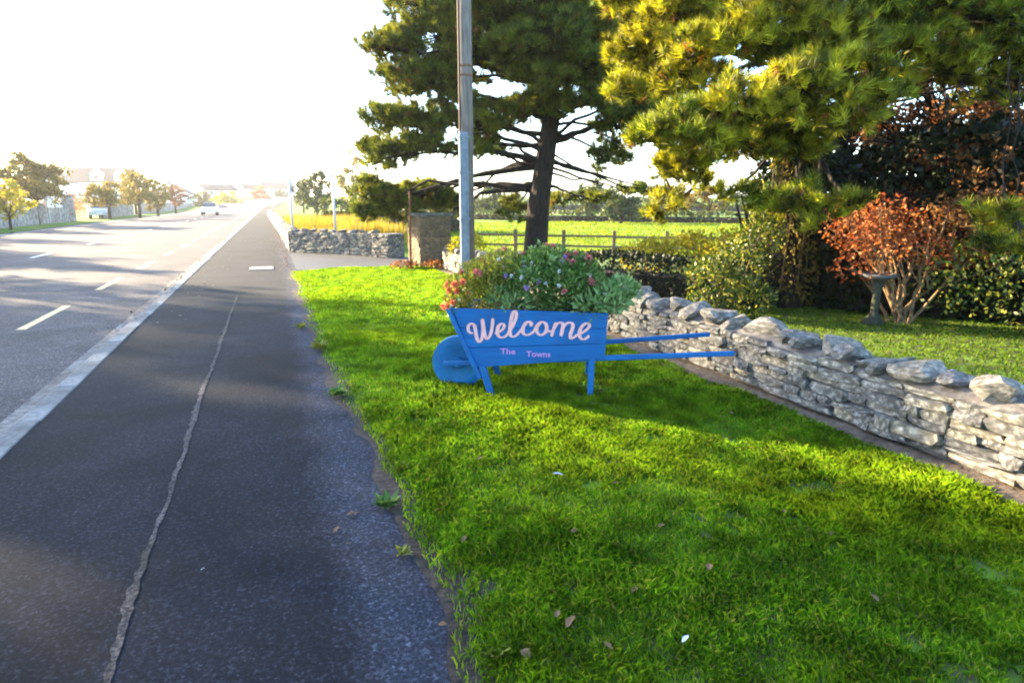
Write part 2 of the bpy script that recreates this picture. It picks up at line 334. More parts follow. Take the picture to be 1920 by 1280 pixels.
# broad worn strip of paler tarmac along the grass side, wavy edge
def ribbon(name, xl, xr, y0, y1, step, z, m, parent, seed):
    ys = np.arange(y0, y1 + step, step); V = []
    for y in ys:
        V += [(xl(y), y, z), (xr(y), y, z)]
    F = [(2 * i, 2 * i + 1, 2 * i + 3, 2 * i + 2) for i in range(len(ys) - 1)]
    me = bpy.data.meshes.new(name); me.from_pydata(V, [], F); me.update()
    return link(name, me, m, parent)
ribbon('tarmac_seam', lambda y: -.612 - (.001 + .021 * vnoise(y, 0, .06, 5) * (.4 + 1.0 * vnoise(y, 0, .8, 15))) + .035 * (vnoise(y, 3, .9, 6) - .5) + .012 * (vnoise(y, 3, .2, 16) - .5), lambda y: -.602 + (.001 + .021 * vnoise(y, 1, .05, 7) * (.4 + 1.0 * vnoise(y, 5, .6, 17))) + .035 * (vnoise(y, 3, .9, 6) - .5) + .012 * (vnoise(y, 3, .2, 16) - .5), -.5, 11.2, .03, .005, 'seam', foot, 2)
# kerb stones
kerb = tag(empty('kerb', (0, 0, 0)), kind='structure')
kme = None
for i in range(48):
    if kme is None:
        k = MB().prism([(-1.79, 0, -.22), (-1.62, 0, -.22), (-1.62, 0, .012), (-1.765, 0, .012), (-1.79, 0, -.012)], (0, .908, 0)).build('kerb_stone', 'kerb', kerb, bevel=.006); kme = k.data
    else:
        k = bpy.data.objects.new('kerb_stone', kme); COL.objects.link(k); k.parent = kerb
    k.location = (random.uniform(-.006, .006), -4 + i * .915, random.uniform(-.006, .003))
kf = sheet('kerb_run', lambda y: (-1.79 + bend(y), -1.62 + bend(y)), [y for y in YS if 38 < y <= 320], 1, .006, 'kerb', parent=kerb)
# painted dashes
def dash(x, y0, y1, w, m):
    V = []; yy = np.linspace(y0, y1, 5); bz = RZ + .004
    for y in yy: V += [(x - w / 2 + bend(y), y, bz + float(rise(y))), (x + w / 2 + bend(y), y, bz + float(rise(y)))]
    me = bpy.data.meshes.new('lane_dash'); me.from_pydata(V, [], [(2 * i, 2 * i + 1, 2 * i + 3, 2 * i + 2) for i in range(4)]); me.update()
    link('lane_dash', me, m, road)
for i in range(-1, 22): dash(-3.1, 9.7 + i * 4.05, 11.75 + i * 4.05, .11, 'paint')
for i in range(-2, 16): dash(-6.62, 22.4 + i * 6.3, 24.3 + i * 6.3, .12, 'paint_white')
ribbon('edge_line', lambda y: -12.45, lambda y: -12.33, 20, 100, 5, RZ + .004, 'paint_white', road, 3)
# driveway, verge soil, lawn, field
V = [(.45, 15.2), (.95, 15.1), (1.6, 15.4), (2.6, 15.3), (3.3, 15.25), (8, 17.0), (8, 19.2), (3.4, 17.6), (2.9, 18.2), (1.2, 19.8), (.45, 20.5)]
me = bpy.data.meshes.new('driveway'); me.from_pydata([(x, y, .004) for x, y in V], [], [tuple(range(len(V)))]); me.update(); tag(link('driveway', me, 'drive'), kind='structure')
def edge_x(y):      # ragged inner edge of the grass along the footpath
    return .50 + .09 * (vnoise(y, 0, .35, 11) - .5) + .16 * (vnoise(y, 0, 1.1, 12) - .5) - .15 * sstep(5.5, 13, y)
ribbon('verge', lambda y: float(edge_x(y)) - .05 - .10 * float(vnoise(y, 9, .16, 18)) ** 2, lambda y: 3.62, -2, 15.05, .1, .003, 'soil', None, 4)['kind'] = 'structure'
ribbon('turf_sheet', lambda y: float(edge_x(y)) + .05 + .10 * float(vnoise(y, 5, .12, 19)), lambda y: 3.40, -2, 14.8, .1, .009, 'turf', bpy.data.objects['verge'], 4)
sheet('lawn', lambda y: (3.55, 60), [-20, -5, 0, 5, 10, 15.0], 4, -.004, 'turf')
sheet('field', lambda y: (.55 + bend(y), 300), [15.0, 18, 21, 30, 45, 70, 100, 130, 170, 220, 270, 330], 6, -.02, 'field')
sheet('left_verge', lambda y: (-15.2 + bend(y), -12.75 + bend(y)), YS, 2, -.06, 'verge_l')
sheet('left_garden', lambda y: (-140, -15.2 + bend(y)), YS, 4, -.03, 'ground')

# ------------------------------------------------------------------ stones
def stone_meshes(n, m, lump=0.0, prefix='stone'):
    out = []
    for k in range(n):
        bm = bmesh.new(); bmesh.ops.create_cube(bm, size=1.0)
        bmesh.ops.subdivide_edges(bm, edges=bm.edges[:], cuts=1, use_grid_fill=True)
        for v in bm.verts:
            c = v.co; s = sum(1 for q in c if abs(q) > .4)
            f = {3: .93, 2: .99, 1: 1.02}.get(s, 1)
            v.co = c * f + Vector((random.gauss(0, .035), random.gauss(0, .045), random.gauss(0, .065)))
        bmesh.ops.triangulate(bm, faces=bm.faces[:])
        me = bpy.data.meshes.new(prefix); bm.to_mesh(me); bm.free(); me.materials.append(MAT[m]); out.append(me)
    return out
STONES = stone_meshes(22, 'stone'); PSTONES = stone_meshes(12, 'sandstone')
def lump_meshes(n, m):
    out = []
    for k in range(n):
        bm = bmesh.new(); bmesh.ops.create_icosphere(bm, subdivisions=2, radius=1.0)
        pl = [(Vector((random.gauss(0, 1), random.gauss(0, 1), random.gauss(0, .8))).normalized(), random.uniform(.50, .80)) for _ in range(9)]
        for v in bm.verts:
            c = v.co.copy(); q = Vector([math.copysign(abs(t) ** .62, t) for t in c])
            for nn, dd in pl:
                e = q.dot(nn) - dd
                if e > 0: q -= nn * e
            v.co = q * .52 + Vector((random.gauss(0, .012), random.gauss(0, .012), random.gauss(0, .012)))
        me = bpy.data.meshes.new('coping_stone'); bm.to_mesh(me); bm.free(); me.materials.append(MAT[m]); out.append(me)
    return out
COPES = lump_meshes(16, 'coping')
def skyline(L, Htop, wr, hr, seed, res=.02):
    """random dry-stone packing of an L x Htop face: returns (s, z, w, h)"""
    r = random.Random(seed); n = int(L / res); top = [0.0] * n; out = []
    while True:
        z = min(top)
        if z >= Htop - .02: break
        i = top.index(z); j = i
        while j < n and abs(top[j] - z) < .012: j += 1
        run = (j - i) * res; w = r.uniform(*wr)
        if run - w < wr[0] * .7: w = run
        if w > wr[1] * 1.3: w = w / 2
        k = max(1, min(j - i, int(round(w / res))))
        h = r.uniform(*hr) * (1.25 if w > .3 else 1)
        left = top[i - 1] if i > 0 else 9; right = top[i + k] if i + k < n else 9
        for nb in (left, right):
            if nb > z and abs(nb - z - h) < .02: h = nb - z
        if k * res < wr[0]: h = min(max(left if left < 9 else 0, right if right < 9 else 0) - z, .09) if max(left if left < 9 else 0, right if right < 9 else 0) > z + .02 else h
        h = min(h, Htop - z + .012)
        for q in range(i, i + k): top[q] = z + h
        out.append(((i + k / 2) * res, z + h / 2, k * res, h))
    return out
def courses(L, Htop, wr, hr, seed):
    r = random.Random(seed); z = 0.0; out = []
    while z < Htop - .03:
        h = min(r.uniform(*hr), Htop - z); h = Htop - z if Htop - z - h < hr[0] * .6 else h
        s = 0.0; first = True
        while s < L - .02:
            w = r.uniform(*wr) * (r.uniform(.45, 1) if first else 1); first = False
            if L - s - w < wr[0] * .6: w = L - s
            if w > .3 and h > .1 and r.random() < .35:
                out.append((s + w / 2, z + h * .25, w, h * .5)); out.append((s + w / 2, z + h * .75, w, h * .5))
            else: out.append((s + w / 2, z + h / 2, w, h))
            s += w
        z += h
    return out
def place_stone(me, name, parent, loc, size, rz=0.0, jit=.03):
    o = bpy.data.objects.new(name, me); COL.objects.link(o); o.parent = parent
    o.location = tuple(float(v) for v in loc); o.scale = tuple(float(v) for v in size)
    o.rotation_euler = (random.gauss(0, jit), random.gauss(0, jit), rz + random.gauss(0, jit) + random.choice((0, math.pi)))
    return o
# near dry-stone garden wall, road face at X = 3.55, running along the verge
WX = 3.55
wall = tag(empty('stone_wall', (WX, 0, 0)), 'low dry-stone garden wall with lumpy coping stones behind the blue wheelbarrow', 'wall')
core = MB()
ysw = np.arange(-1.5, 14.2, .12)
Vc = []; 
for y in ysw:
    a = .025 * (vnoise(y, 0, .3, 21) - .5); zt = .435 + .03 * (vnoise(y, 0, .5, 22) - .5)
    Vc += [(.065 + a, y, -.1), (.07 + a, y, .20), (.06 + a, y, .34), (.03 + a, y, zt - .03), (.10, y, zt + .015), (.32, y, zt + .02), (.40, y, zt - .03), (.42, y, -.1)]
Fc = [(i * 8 + j, i * 8 + j + 1, (i + 1) * 8 + j + 1, (i + 1) * 8 + j) for i in range(len(ysw) - 1) for j in range(7)] + [tuple(range(8)), tuple(range((len(ysw) - 1) * 8, len(ysw) * 8))]
core.add(Vc, Fc); core.build('mortar_core', 'mortar', wall)
Y0 = .55
sk = skyline(7.0, .37, (.11, .40), (.034, .074), 5)
for s, z, w, h in sk:
    place_stone(random.choice(STONES), 'stone', wall, (.085 + random.gauss(0, .014), Y0 + s, .05 + z), (random.uniform(.16, .20), w - .008, h * .96))
sk2 = skyline(6.5, .37, (.22, .5), (.07, .13), 9)
for s, z, w, h in sk2:
    place_stone(random.choice(STONES), 'stone', wall, (.085 + random.gauss(0, .012), Y0 + 7.0 + s, .05 + z), (.18, w - .006, h * 1.02))
print('near wall stones', len(sk), len(sk2))
y = .35
while y < 14:
    w = random.choice((.12, .18, .22, .26, .30, .36)) * random.uniform(.9, 1.1); h = random.uniform(.12, .17) * (.75 if w < .15 else 1.15 if w > .25 else 1)
    place_stone(random.choice(COPES), 'coping_stone', wall, (.17 + random.gauss(0, .02), y + w / 2, .42 + h * .38), (random.uniform(.32, .42), w * 1.14, h * .98), random.gauss(0, .12), .09)
    y += w * .95 + random.choice((0, 0, 0, .02))
# strip of bare soil along the foot of the wall
ribbon('soil_strip', lambda y: 3.33 + .10 * (vnoise(y, 0, .5, 31) - .5), lambda y: 3.66, 0, 14.2, .1, .022, 'dryearth', bpy.data.objects['verge'], 5)

def stone_face(parent, p0, p1, H, wr, hr, seed, thick=.16, inset=.03, lib=None):
    """stones of one straight face from p0 to p1 (parent space)"""
    p0 = Vector((*p0, 0)); p1 = Vector((*p1, 0)); d = p1 - p0; L = d.length; d.normalize(); nrm = Vector((d.y, -d.x, 0)); a = math.atan2(d.y, d.x)
    for s, z, w, h in courses(L, H, wr, hr, seed):
        c = p0 + d * s + nrm * (inset - thick / 2 + random.gauss(0, .008)) + Vector((0, 0, z))
        o = bpy.data.objects.new('stone', random.choice(lib or STONES)); COL.objects.link(o); o.parent = parent; o.location = c
        o.scale = (w - .006, thick, h * 1.0); o.rotation_euler = (random.gauss(0, .02), random.gauss(0, .02), a + random.gauss(0, .02))
def pier(name, x, y, sx, sy, H, label, seed, rz=0.0, cap=True):
    e = tag(empty(name, (x, y, 0), rz), label, 'gate pillar', 'stone pillars of the driveway gate')
    MB().box((0, 0, H / 2), (sx - .1, sy - .1, H)).build('mortar_core', 'mortar', e)
    c = [(-sx / 2, -sy / 2), (sx / 2, -sy / 2), (sx / 2, sy / 2), (-sx / 2, sy / 2)]
    for i in range(4): stone_face(e, c[i], c[(i + 1) % 4], H, (.18, .42), (.06, .11), seed + i, .16, .0, PSTONES if cap else None)
    if cap:
        MB().box((0, 0, H + .035), (sx + .08, sy + .08, .07)).build('cap_stone', 'coping', e, bevel=.015)
    return e
PB = gp(800, 503)
pier('gate_pillar', 3.47, 14.95, .78, .78, 1.17, 'broad flat-stoned gate pillar nearest the grass, with a sunlit left face', 40, math.radians(8))
pier('gate_pillar', 2.98, 17.85, .62, .62, .64, 'short grey stone gate pillar ending the shaded boundary wall', 60, math.radians(35), False)
# boundary wall beyond the driveway: sunlit face along the footpath and shaded return
fw = tag(empty('boundary_wall', (0, 0, 0)), 'low stone boundary wall with sunlit roadside face and shaded return beside the driveway', 'wall')
HW = .62
MB().prism([(.56, 20.95, -.1), (2.75, 18.35, -.1), (2.98, 18.6, -.1), (.9, 21.1, -.1), (-.28 + .36, 75, -.1), (-.62 + .36, 75, -.1)], (0, 0, HW + .08)).build('mortar_core', 'mortar', fw)
stone_face(fw, (.52, 20.85), (2.72, 18.2), HW, (.20, .48), (.09, .15), 71, .16, .04)
def wxl(y): return .52 - .80 * (y - 20.9) / 54.0
stone_face(fw, (wxl(29.0), 29.0), (.50, 20.9), HW, (.28, .62), (.11, .18), 73, .16, .04)
MB().prism([(wxl(75), 75, -.1), (wxl(29), 29, -.1), (wxl(29) + .2, 29, -.1), (wxl(75) + .2, 75, -.1)], (0, 0, HW + .1)).build('far_masonry', 'farstone', fw)
for k in range(9):
    t = (k + .5) / 9
    place_stone(random.choice(COPES), 'coping_stone', fw, (.52 + 2.3 * t, 20.95 - 2.65 * t, HW + .04), (.36, .22, .13), math.atan2(-2.65, 2.3), .06)
for k in range(16):
    yy = 21.3 + k * .5
    place_stone(random.choice(COPES), 'coping_stone', fw, (wxl(yy) + .10, yy, HW + .04), (.24, .50, .13), 0, .05)

# ------------------------------------------------------------------ wheelbarrow planter (local x along the barrow, y away from the road side, z up)
BA = math.radians(-25); BO = (1.544, 4.619, 0)
bar = tag(empty('wheelbarrow_planter', BO, BA), 'bright blue wooden wheelbarrow planter with Welcome lettered on its side', 'wheelbarrow')
TL, TR, BR, BL = (-.306, .697), (.890, .672), (.872, .322), (-.125, .229)
def lerp(a, b, t): return (a[0] + (b[0] - a[0]) * t, a[1] + (b[1] - a[1]) * t)
DEP = .52
for (y0, side) in ((-.012, 'near'), (DEP - .012, 'far')):
    for i in range(3):
        t0, t1 = i / 3 + (.004 if i else 0), (i + 1) / 3 - (.004 if i < 2 else 0)
        a, b, c, d = lerp(TL, BL, t0), lerp(TR, BR, t0), lerp(TR, BR, t1), lerp(TL, BL, t1)
        off = (0, -.0015, .001)[i]
        MB().prism([(p[0], y0 + off, p[1]) for p in (a, b, c, d)], (0, .024, 0)).build('side_plank', 'blue', bar, bevel=.002)
# sloping front board and tail board, floor
MB().prism([(-.352, -.035, .690), (-.318, -.035, .700), (-.078, -.035, .150), (-.108, -.035, .140)], (0, DEP + .07, 0)).build('front_board', 'blue', bar, bevel=.002)
MB().prism([(.868, .0125, .668), (.890, .0125, .668), (.872, .0125, .33), (.850, .0125, .33)], (0, DEP - .026, 0)).build('tail_board', 'blue', bar, bevel=.002)
MB().prism([(-.10, .0125, .245), (.85, .0125, .332), (.85, .0125, .355), (-.10, .0125, .268)], (0, DEP - .026, 0)).build('floor_board', 'blue', bar, bevel=.002)
MB().prism([(-.27, .0125, .62), (.86, .0125, .60), (.85, .0125, .56), (-.25, .0125, .58)], (0, DEP - .026, 0)).build('potting_soil', 'soil', bar)
for yy in (-.03, DEP + .012):
    MB().prism([(-.105, yy, .245), (-.048, yy, .245), (.030, yy, -.03), (-.020, yy, -.03)], (0, .045, 0)).build('leg', 'blue', bar, bevel=.003)
    MB().prism([(.752, yy + .02, .33), (.800, yy + .02, .33), (.792, yy + .02, -.03), (.748, yy + .02, -.03)], (0, .045, 0)).build('leg', 'blue', bar, bevel=.003)
for y0, y1, u1, z1 in ((.02, -.02, 1.845, .378), (DEP - .03, DEP + .09, 1.80, .395)):
    z0 = .318
    MB().prism([(.30, y0 + .004, z0 - .058), (.30, y0 + .004, z0 - .018), (u1, y1, z1 + .018), (u1, y1, z1 - .018)], (0, .036, 0)).build('handle', 'blue', bar, bevel=.005)
    MB().prism([(-.42, y0 + (.15 if y0 < .1 else -.15), .185), (-.42, y0 + (.15 if y0 < .1 else -.15), .225), (.30, y0 + .004, z0 - .018), (.30, y0 + .004, z0 - .058)], (0, .034, 0)).build('wheel_shaft', 'blue', bar, bevel=.004)
wh = MB().lathe([(.02, -.03), (.16, -.036), (.195, -.032), (.205, -.020), (.205, .020), (.195, .032), (.16, .036), (.02, .03)], 32, (-.305, DEP / 2, .205), 'Y').build('wheel', 'bluewheel', bar)
MB().lathe([(.045, -.055), (.05, -.05), (.05, .05), (.045, .055)], 16, (-.305, DEP / 2, .205), 'Y').build('hub', 'bluewheel', wh)
MB().lathe([(.205, -.026), (.219, -.024), (.219, .024), (.205, .026)], 32, (-.305, DEP / 2, .205), 'Y').build('rim', 'bluewheel', wh)
MB().tube([(-.305, DEP / 2 - .12, .205), (-.305, DEP / 2 + .12, .205)], .014, 8).build('axle', 'bluewheel', wh)
# brush-script lettering: strokes measured on the panel, thick on downstrokes
def zp(X, Y):
    px, py = 860 + X / 7.385, 570 + Y / 7.385
    return (-.3086 + .00413 * (px - 848), .6969 + .0000707 * (px - 848) - .004214 * (py - 577))
WORD = {
 0: [[(205, 395), (160, 385), (138, 345), (145, 290), (185, 262), (225, 290), (238, 350), (250, 430), (268, 490), (290, 515), (318, 490), (338, 420), (342, 330), (338, 250), (335, 205), (345, 260), (355, 340), (368, 410), (385, 460), (405, 472), (440, 430), (465, 350), (478, 260), (482, 190)]],
 1: [[(505, 400), (570, 375), (630, 325), (635, 280), (600, 265), (560, 300), (543, 370), (558, 430), (600, 455), (650, 440), (690, 405)]],
 2: [[(680, 410), (745, 320), (790, 220), (808, 140), (790, 92), (757, 125), (735, 220), (718, 330), (722, 410), (755, 445), (805, 425), (855, 375)]],
 3: [[(840, 390), (890, 330), (940, 262), (985, 240), (1012, 262), (1000, 290), (1018, 262), (985, 236), (930, 262), (897, 330), (905, 395), (950, 420), (1010, 400), (1065, 350)]],
 4: [[(1055, 365), (1090, 290), (1150, 242), (1205, 262), (1225, 320), (1205, 385), (1150, 420), (1105, 400), (1088, 350), (1105, 290), (1150, 244)], [(1222, 345), (1262, 372), (1300, 360)]],
 5: [[(1290, 440), (1312, 360), (1335, 285), (1350, 250)], [(1325, 330), (1365, 270), (1410, 250), (1445, 275), (1440, 340), (1420, 435)], [(1440, 330), (1485, 270), (1540, 250), (1580, 280), (1570, 350), (1548, 420), (1560, 465), (1600, 450), (1640, 415)]],
 6: [[(1630, 425), (1700, 395), (1770, 345), (1805, 300), (1790, 265), (1745, 268), (1695, 320), (1670, 395), (1685, 455), (1730, 480), (1780, 455), (1805, 425)]]}
def catmull(P, n=6):
    P = [P[0]] + P + [P[-1]]; out = []
    for i in range(1, len(P) - 2):
        p0, p1, p2, p3 = (np.array(P[j], float) for j in (i - 1, i, i + 1, i + 2))
        for k in range(n):
            t = k / n; out.append(.5 * ((2 * p1) + (-p0 + p2) * t + (2 * p0 - 5 * p1 + 4 * p2 - p3) * t * t + (-p0 + 3 * p1 - 3 * p2 + p3) * t ** 3))
    out.append(np.array(P[-2], float)); return out
for k, strokes in WORD.items():
    mb = MB()
    for si, st in enumerate(strokes):
        pts = catmull([zp(*p) for p in st]); n = len(pts); yv = -.0175 - .0006 * si
        L_, R_ = [], []
        for i, p in enumerate(pts):
            t = pts[min(i + 1, n - 1)] - pts[max(i - 1, 0)]; t = t / (np.linalg.norm(t) + 1e-9); nr = np.array([-t[1], t[0]])
            hw = (.0060 + .0082 * abs(t[1]) ** 1.5 * (1 if t[1] < .3 else .75)) * (1.0 if 1 < i < n - 2 else .75)
            L_.append(p + nr * hw); R_.append(p - nr * hw)
        for i in range(n - 1):
            q = [L_[i], L_[i + 1], R_[i + 1], R_[i]]
            mb.prism([(a[0], yv - .00002 * i, a[1]) for a in q], (0, .003, 0))
    mb.build('letter', 'pink', bar)
for txt, px, w in (('The', 939, .118), ('Towns', 988, .188)):
    cu = bpy.data.curves.new('letter', 'FONT'); cu.body = txt; cu.size = .062; cu.extrude = .0012; cu.offset = .0012
    to = bpy.data.objects.new('small_lettering_source', cu); COL.objects.link(to); dg = bpy.context.evaluated_depsgraph_get(); dg.update()
    me = bpy.data.meshes.new_from_object(to.evaluated_get(dg)); bpy.data.objects.remove(to); bpy.data.curves.remove(cu)
    xs = [v.co.x for v in me.vertices]; s = w / (max(xs) - min(xs))
    o = link('small_lettering', me, 'pink2', bar); o.location = (-.3086 + .00413 * (px - 848), -.0155, .6969 - .004214 * ((657 if txt == 'The' else 661) + 4 - 577)); o.scale = (s, 1, 1); o.rotation_euler = (math.pi / 2, 0, 0)

# plants growing in the barrow (things of their own)
BM = Matrix.Translation(BO) @ Matrix.Rotation(BA, 4, 'Z')
def bw(u, v, w): return np.array(BM @ Vector((u, v, w)))
def bush(name, label, cat, base, blobs, m, nl, L, Wd, flowers=(), stems=True, group=None, up=.5, stemmat='bark2'):
    """blobs: (centre, radii) in world space; flowers: (material, n, size, where 'top'|'side')"""
    e = tag(empty(name, base), label, cat, group); b = np.asarray(base, float)
    VV = []; PP = []; vol = [r[0] * r[1] * r[2] for c, r in blobs]; tot = sum(v ** (2 / 3) for v in vol)
    for (c, r), v in zip(blobs, vol):
        n = max(20, int(nl * v ** (2 / 3) / tot)); P, d = in_ellipsoid(n, c, r, .35, .3)
        P = P[P[:, 2] > base[2] - .02] if len(P) else P; n = len(P); d = d[:n]
        D = unit(d * .8 + rdir(n) * .8 + np.array([0, 0, up])); VV.append(leaf_verts(P - b, D, L * rng.uniform(.6, 1.3, n), Wd * rng.uniform(.7, 1.2, n)))
        PP.append(P)
    mass('foliage', np.concatenate(VV), 4, m, e)
    if stems:
        mb = MB(); allP = np.concatenate(PP)
        for q in allP[rng.integers(0, len(allP), 14)]:
            q = q - b; mb.tube([(q[0] * .15, q[1] * .15, 0), (q[0] * .55, q[1] * .55, q[2] * .5), tuple(q)], [.012, .008, .003], 5)
        mb.build('stems', stemmat, e)
    for fm, k, size, hi in flowers:
        for i in range(k):
            c, r = blobs[rng.integers(0, len(blobs))]
            d = rdir(1)[0]; d[2] = abs(d[2]) * (1.5 if hi else .6); d[:2] -= np.array([_F[0], _F[1]]) * (.2 if hi else 1.1); d = d / np.linalg.norm(d)
            p = np.asarray(c) + d * np.asarray(r) * 1.03 - b; n = 26
            D = unit(rdir(n) + d * .9); Vf = leaf_verts(np.repeat(p[None], n, 0), D, size * rng.uniform(.7, 1.1, n), size * .75)
            mass('flower', Vf, 4, fm, e)
    return e
def bb(u, v, w, ru, rv, rw): return (bw(u, v, w), np.array([ru, rv, rw]))
SL = .60
bush('flowering_shrub', 'dense green flowering shrub with purple blooms in the middle of the blue barrow', 'plant', bw(.35, .26, SL), [bb(.32, .22, .84, .28, .24, .25), bb(.54, .20, .84, .24, .22, .22), bb(.42, .30, 1.0, .24, .2, .15)], 'shrub', 6400, .042, .017, [('petal_purple', 5, .026, False), ('petal_white', 8, .022, False), ('petal_pink', 10, .034, True)])
bush('flowering_shrub', 'olive green bushy plant with pink flower heads at left end of the barrow', 'plant', bw(-.02, .26, SL), [bb(-.06, .20, .80, .23, .22, .22), bb(.06, .24, .95, .24, .22, .17), bb(-.14, .3, .90, .16, .16, .14)], 'shrub_y', 4200, .040, .015, [('petal_pink', 14, .036, True), ('petal_white', 4, .02, False)])
bush('flowering_shrub', 'dark green plant with red flowers behind right end of the barrow', 'plant', bw(.68, .34, SL), [bb(.68, .30, .86, .2, .18, .22), bb(.78, .24, .77, .2, .2, .16), bb(.62, .32, .99, .13, .12, .12)], 'shrub', 3200, .042, .017, [('petal_pink', 9, .04, True), ('petal_white', 3, .02, False)])
bush('geranium', 'orange-red geranium spilling over the front left corner of the barrow', 'plant', bw(-.20, .20, SL), [bb(-.28, .12, .80, .10, .13, .14), bb(-.32, .04, .70, .06, .07, .09)], 'shrub_y', 260, .045, .035, [('petal_orange', 10, .034, False)])
bush('silver_ragwort', 'silvery green leafy plant trailing over the right end of the barrow', 'plant', bw(.80, .18, SL), [bb(.88, .12, .74, .18, .16, .12), bb(.99, .20, .79, .15, .14, .13), bb(.78, .06, .71, .16, .08, .08)], 'silver', 1100, .06, .024)
bush('silver_ragwort', 'pale silvery tuft low at the front middle of the barrow', 'plant', bw(.28, .05, SL), [bb(.20, .05, .73, .15, .06, .08), bb(.05, .06, .75, .10, .07, .10), bb(.30, .08, .92, .08, .05, .06)], 'silver', 460, .055, .018)
def sprigs(name, label, base, tips, m):
    e = tag(empty(name, base), label, 'plant'); b = np.asarray(base); mb = MB(); VV = []
    for t in tips:
        t = np.asarray(t) - b; mid = t * .5 + np.array([0, 0, .06]); mb.tube([(0, 0, 0), tuple(mid), tuple(t)], [.006, .005, .002], 5)
        n = 34; q = rng.uniform(.35, 1, n)[:, None]; P = mid * (2 * q * (1 - q)) + t * q ** 2; D = unit(rdir(n) + unit(t[None]) * .8)
        VV.append(leaf_verts(P, D, .05 * rng.uniform(.6, 1.2, n), .02))
    mass('foliage', np.concatenate(VV), 4, m, e); mb.build('stems', 'bark2', e)
sprigs('leafy_sprig_plant', 'yellow-green sprigs leaning out over the right end of the barrow', bw(.85, .32, SL), [bw(.98, .30, .92), bw(1.10, .28, .98), bw(1.14, .26, .84), bw(.94, .26, .84)], 'shrub_y')
sprigs('leafy_sprig_plant', 'tall pale green sprigs standing above the middle of the barrow', bw(.36, .30, .7), [bw(.30, .30, 1.14), bw(.36, .28, 1.19), bw(.42, .3, 1.10), bw(.22, .3, 1.08), bw(.50, .28, 1.05), bw(.58, .3, 1.10), bw(.05, .24, 1.12), bw(-.08, .26, 1.03), bw(.14, .2, 1.06), bw(.70, .28, 1.06), bw(.46, .1, 1.08), bw(-.2, .2, .98)], 'silver')

# ------------------------------------------------------------------ utility pole, posts, cover
up = tag(empty('utility_pole', (3.33, 11.3, 0)), 'tall weathered wooden utility pole with grey cable guard, behind the barrow flowers', 'utility pole')
MB().tube([(0, 0, -.3), (0, 0, 3), (0, 0, 8.6)], [.128, .122, .10], 20).build('pole', 'wood', up, True)
MB().prism([(-.165, -.075, -.1), (-.155, -.115, -.1), (-.06, -.135, -.1), (.0, -.126, -.1), (-.02, .0, -.1), (-.12, .03, -.1)], (0, 0, 2.78)).build('cable_guard', 'guard', up, bevel=.006)
MB().tube([(-.125, -.045, 2.66), (-.122, -.04, 5), (-.105, -.035, 8.4)], .019, 8).build('cable', 'cable', up)
for z in (.45, 1.2, 2.0, 2.6): MB().box((-.075, -.055, z), (.20, .172, .03)).build('guard_strap', 'guard', up)
for px, pd, lab in ((549, 22.0, 'thin grey metal post behind the boundary wall, nearer the road'), (629, 20.6, 'thin grey metal post behind the shaded return wall, nearer the gate')):
    c = at(px, 430, pd); pp = tag(empty('metal_post', (c[0], c[1], 0)), lab, 'post', 'metal posts behind the boundary wall')
    MB().tube([(0, 0, -.1), (0, 0, 2.26)], .038, 10).build('post', 'galv', pp, True); MB().lathe([(.042, 2.26), (.044, 2.29), (.02, 2.31)], 10).build('cap', 'galv', pp)
for z in (3.6, 3.75): MB().lathe([(.122, z), (.126, z + .005), (.126, z + .03), (.122, z + .035)], 20).build('steel_band', 'rust', up)
rp = tag(empty('rusty_post', (2.88, 14.35, 0)), 'thin rusty post standing in front of the broad gate pillar', 'post')
MB().tube([(0, 0, -.1), (.01, 0, .9), (.03, 0, 1.72)], [.03, .028, .022], 8).build('post', 'rust', rp); MB().box((.02, 0, 1.5), (.10, .02, .05)).build('bracket', 'rust', rp)
cv = tag(empty('utility_cover', (-.28, 15.75, .006)), 'pale rectangular utility cover set in the footpath', 'cover')
MB().box((0, 0, .004), (.52, .66, .012)).build('frame', 'kerb', cv); MB().box((0, 0, .010), (.44, .58, .010)).build('plate', 'steel', cv)

# ------------------------------------------------------------------ post-and-rail fence in the field
fen = tag(empty('rail_fence', (0, 0, 0)), 'low brown timber post-and-rail fence crossing the sunlit field behind the pine trunk', 'fence')
fa, fb = at(880, 400, 16.3), at(1470, 400, 15.2); fa[2] = fb[2] = 0; fd = fb - fa; FL = np.linalg.norm(fd); fd /= FL; fang = math.atan2(fd[1], fd[0])
npost = 7
for i in range(npost):
    p = fa + fd * FL * (i / (npost - 1)); MB().box((0, 0, .40), (.075, .075, .88), fang).build('post', 'fence', fen, bevel=.008).location = p
for i in range(npost - 1):
    for z in (.24, .47, .70):
        a = fa + fd * FL * (i / (npost - 1)); b = fa + fd * FL * ((i + 1) / (npost - 1)); c = (a + b) / 2
        MB().box((0, 0, 0), (FL / (npost - 1) - .006, .025, .05), fang + random.gauss(0, .003)).build('rail', 'fence', fen).location = (c[0] + fd[1] * .067, c[1] - fd[0] * .067, z + random.gauss(0, .008))

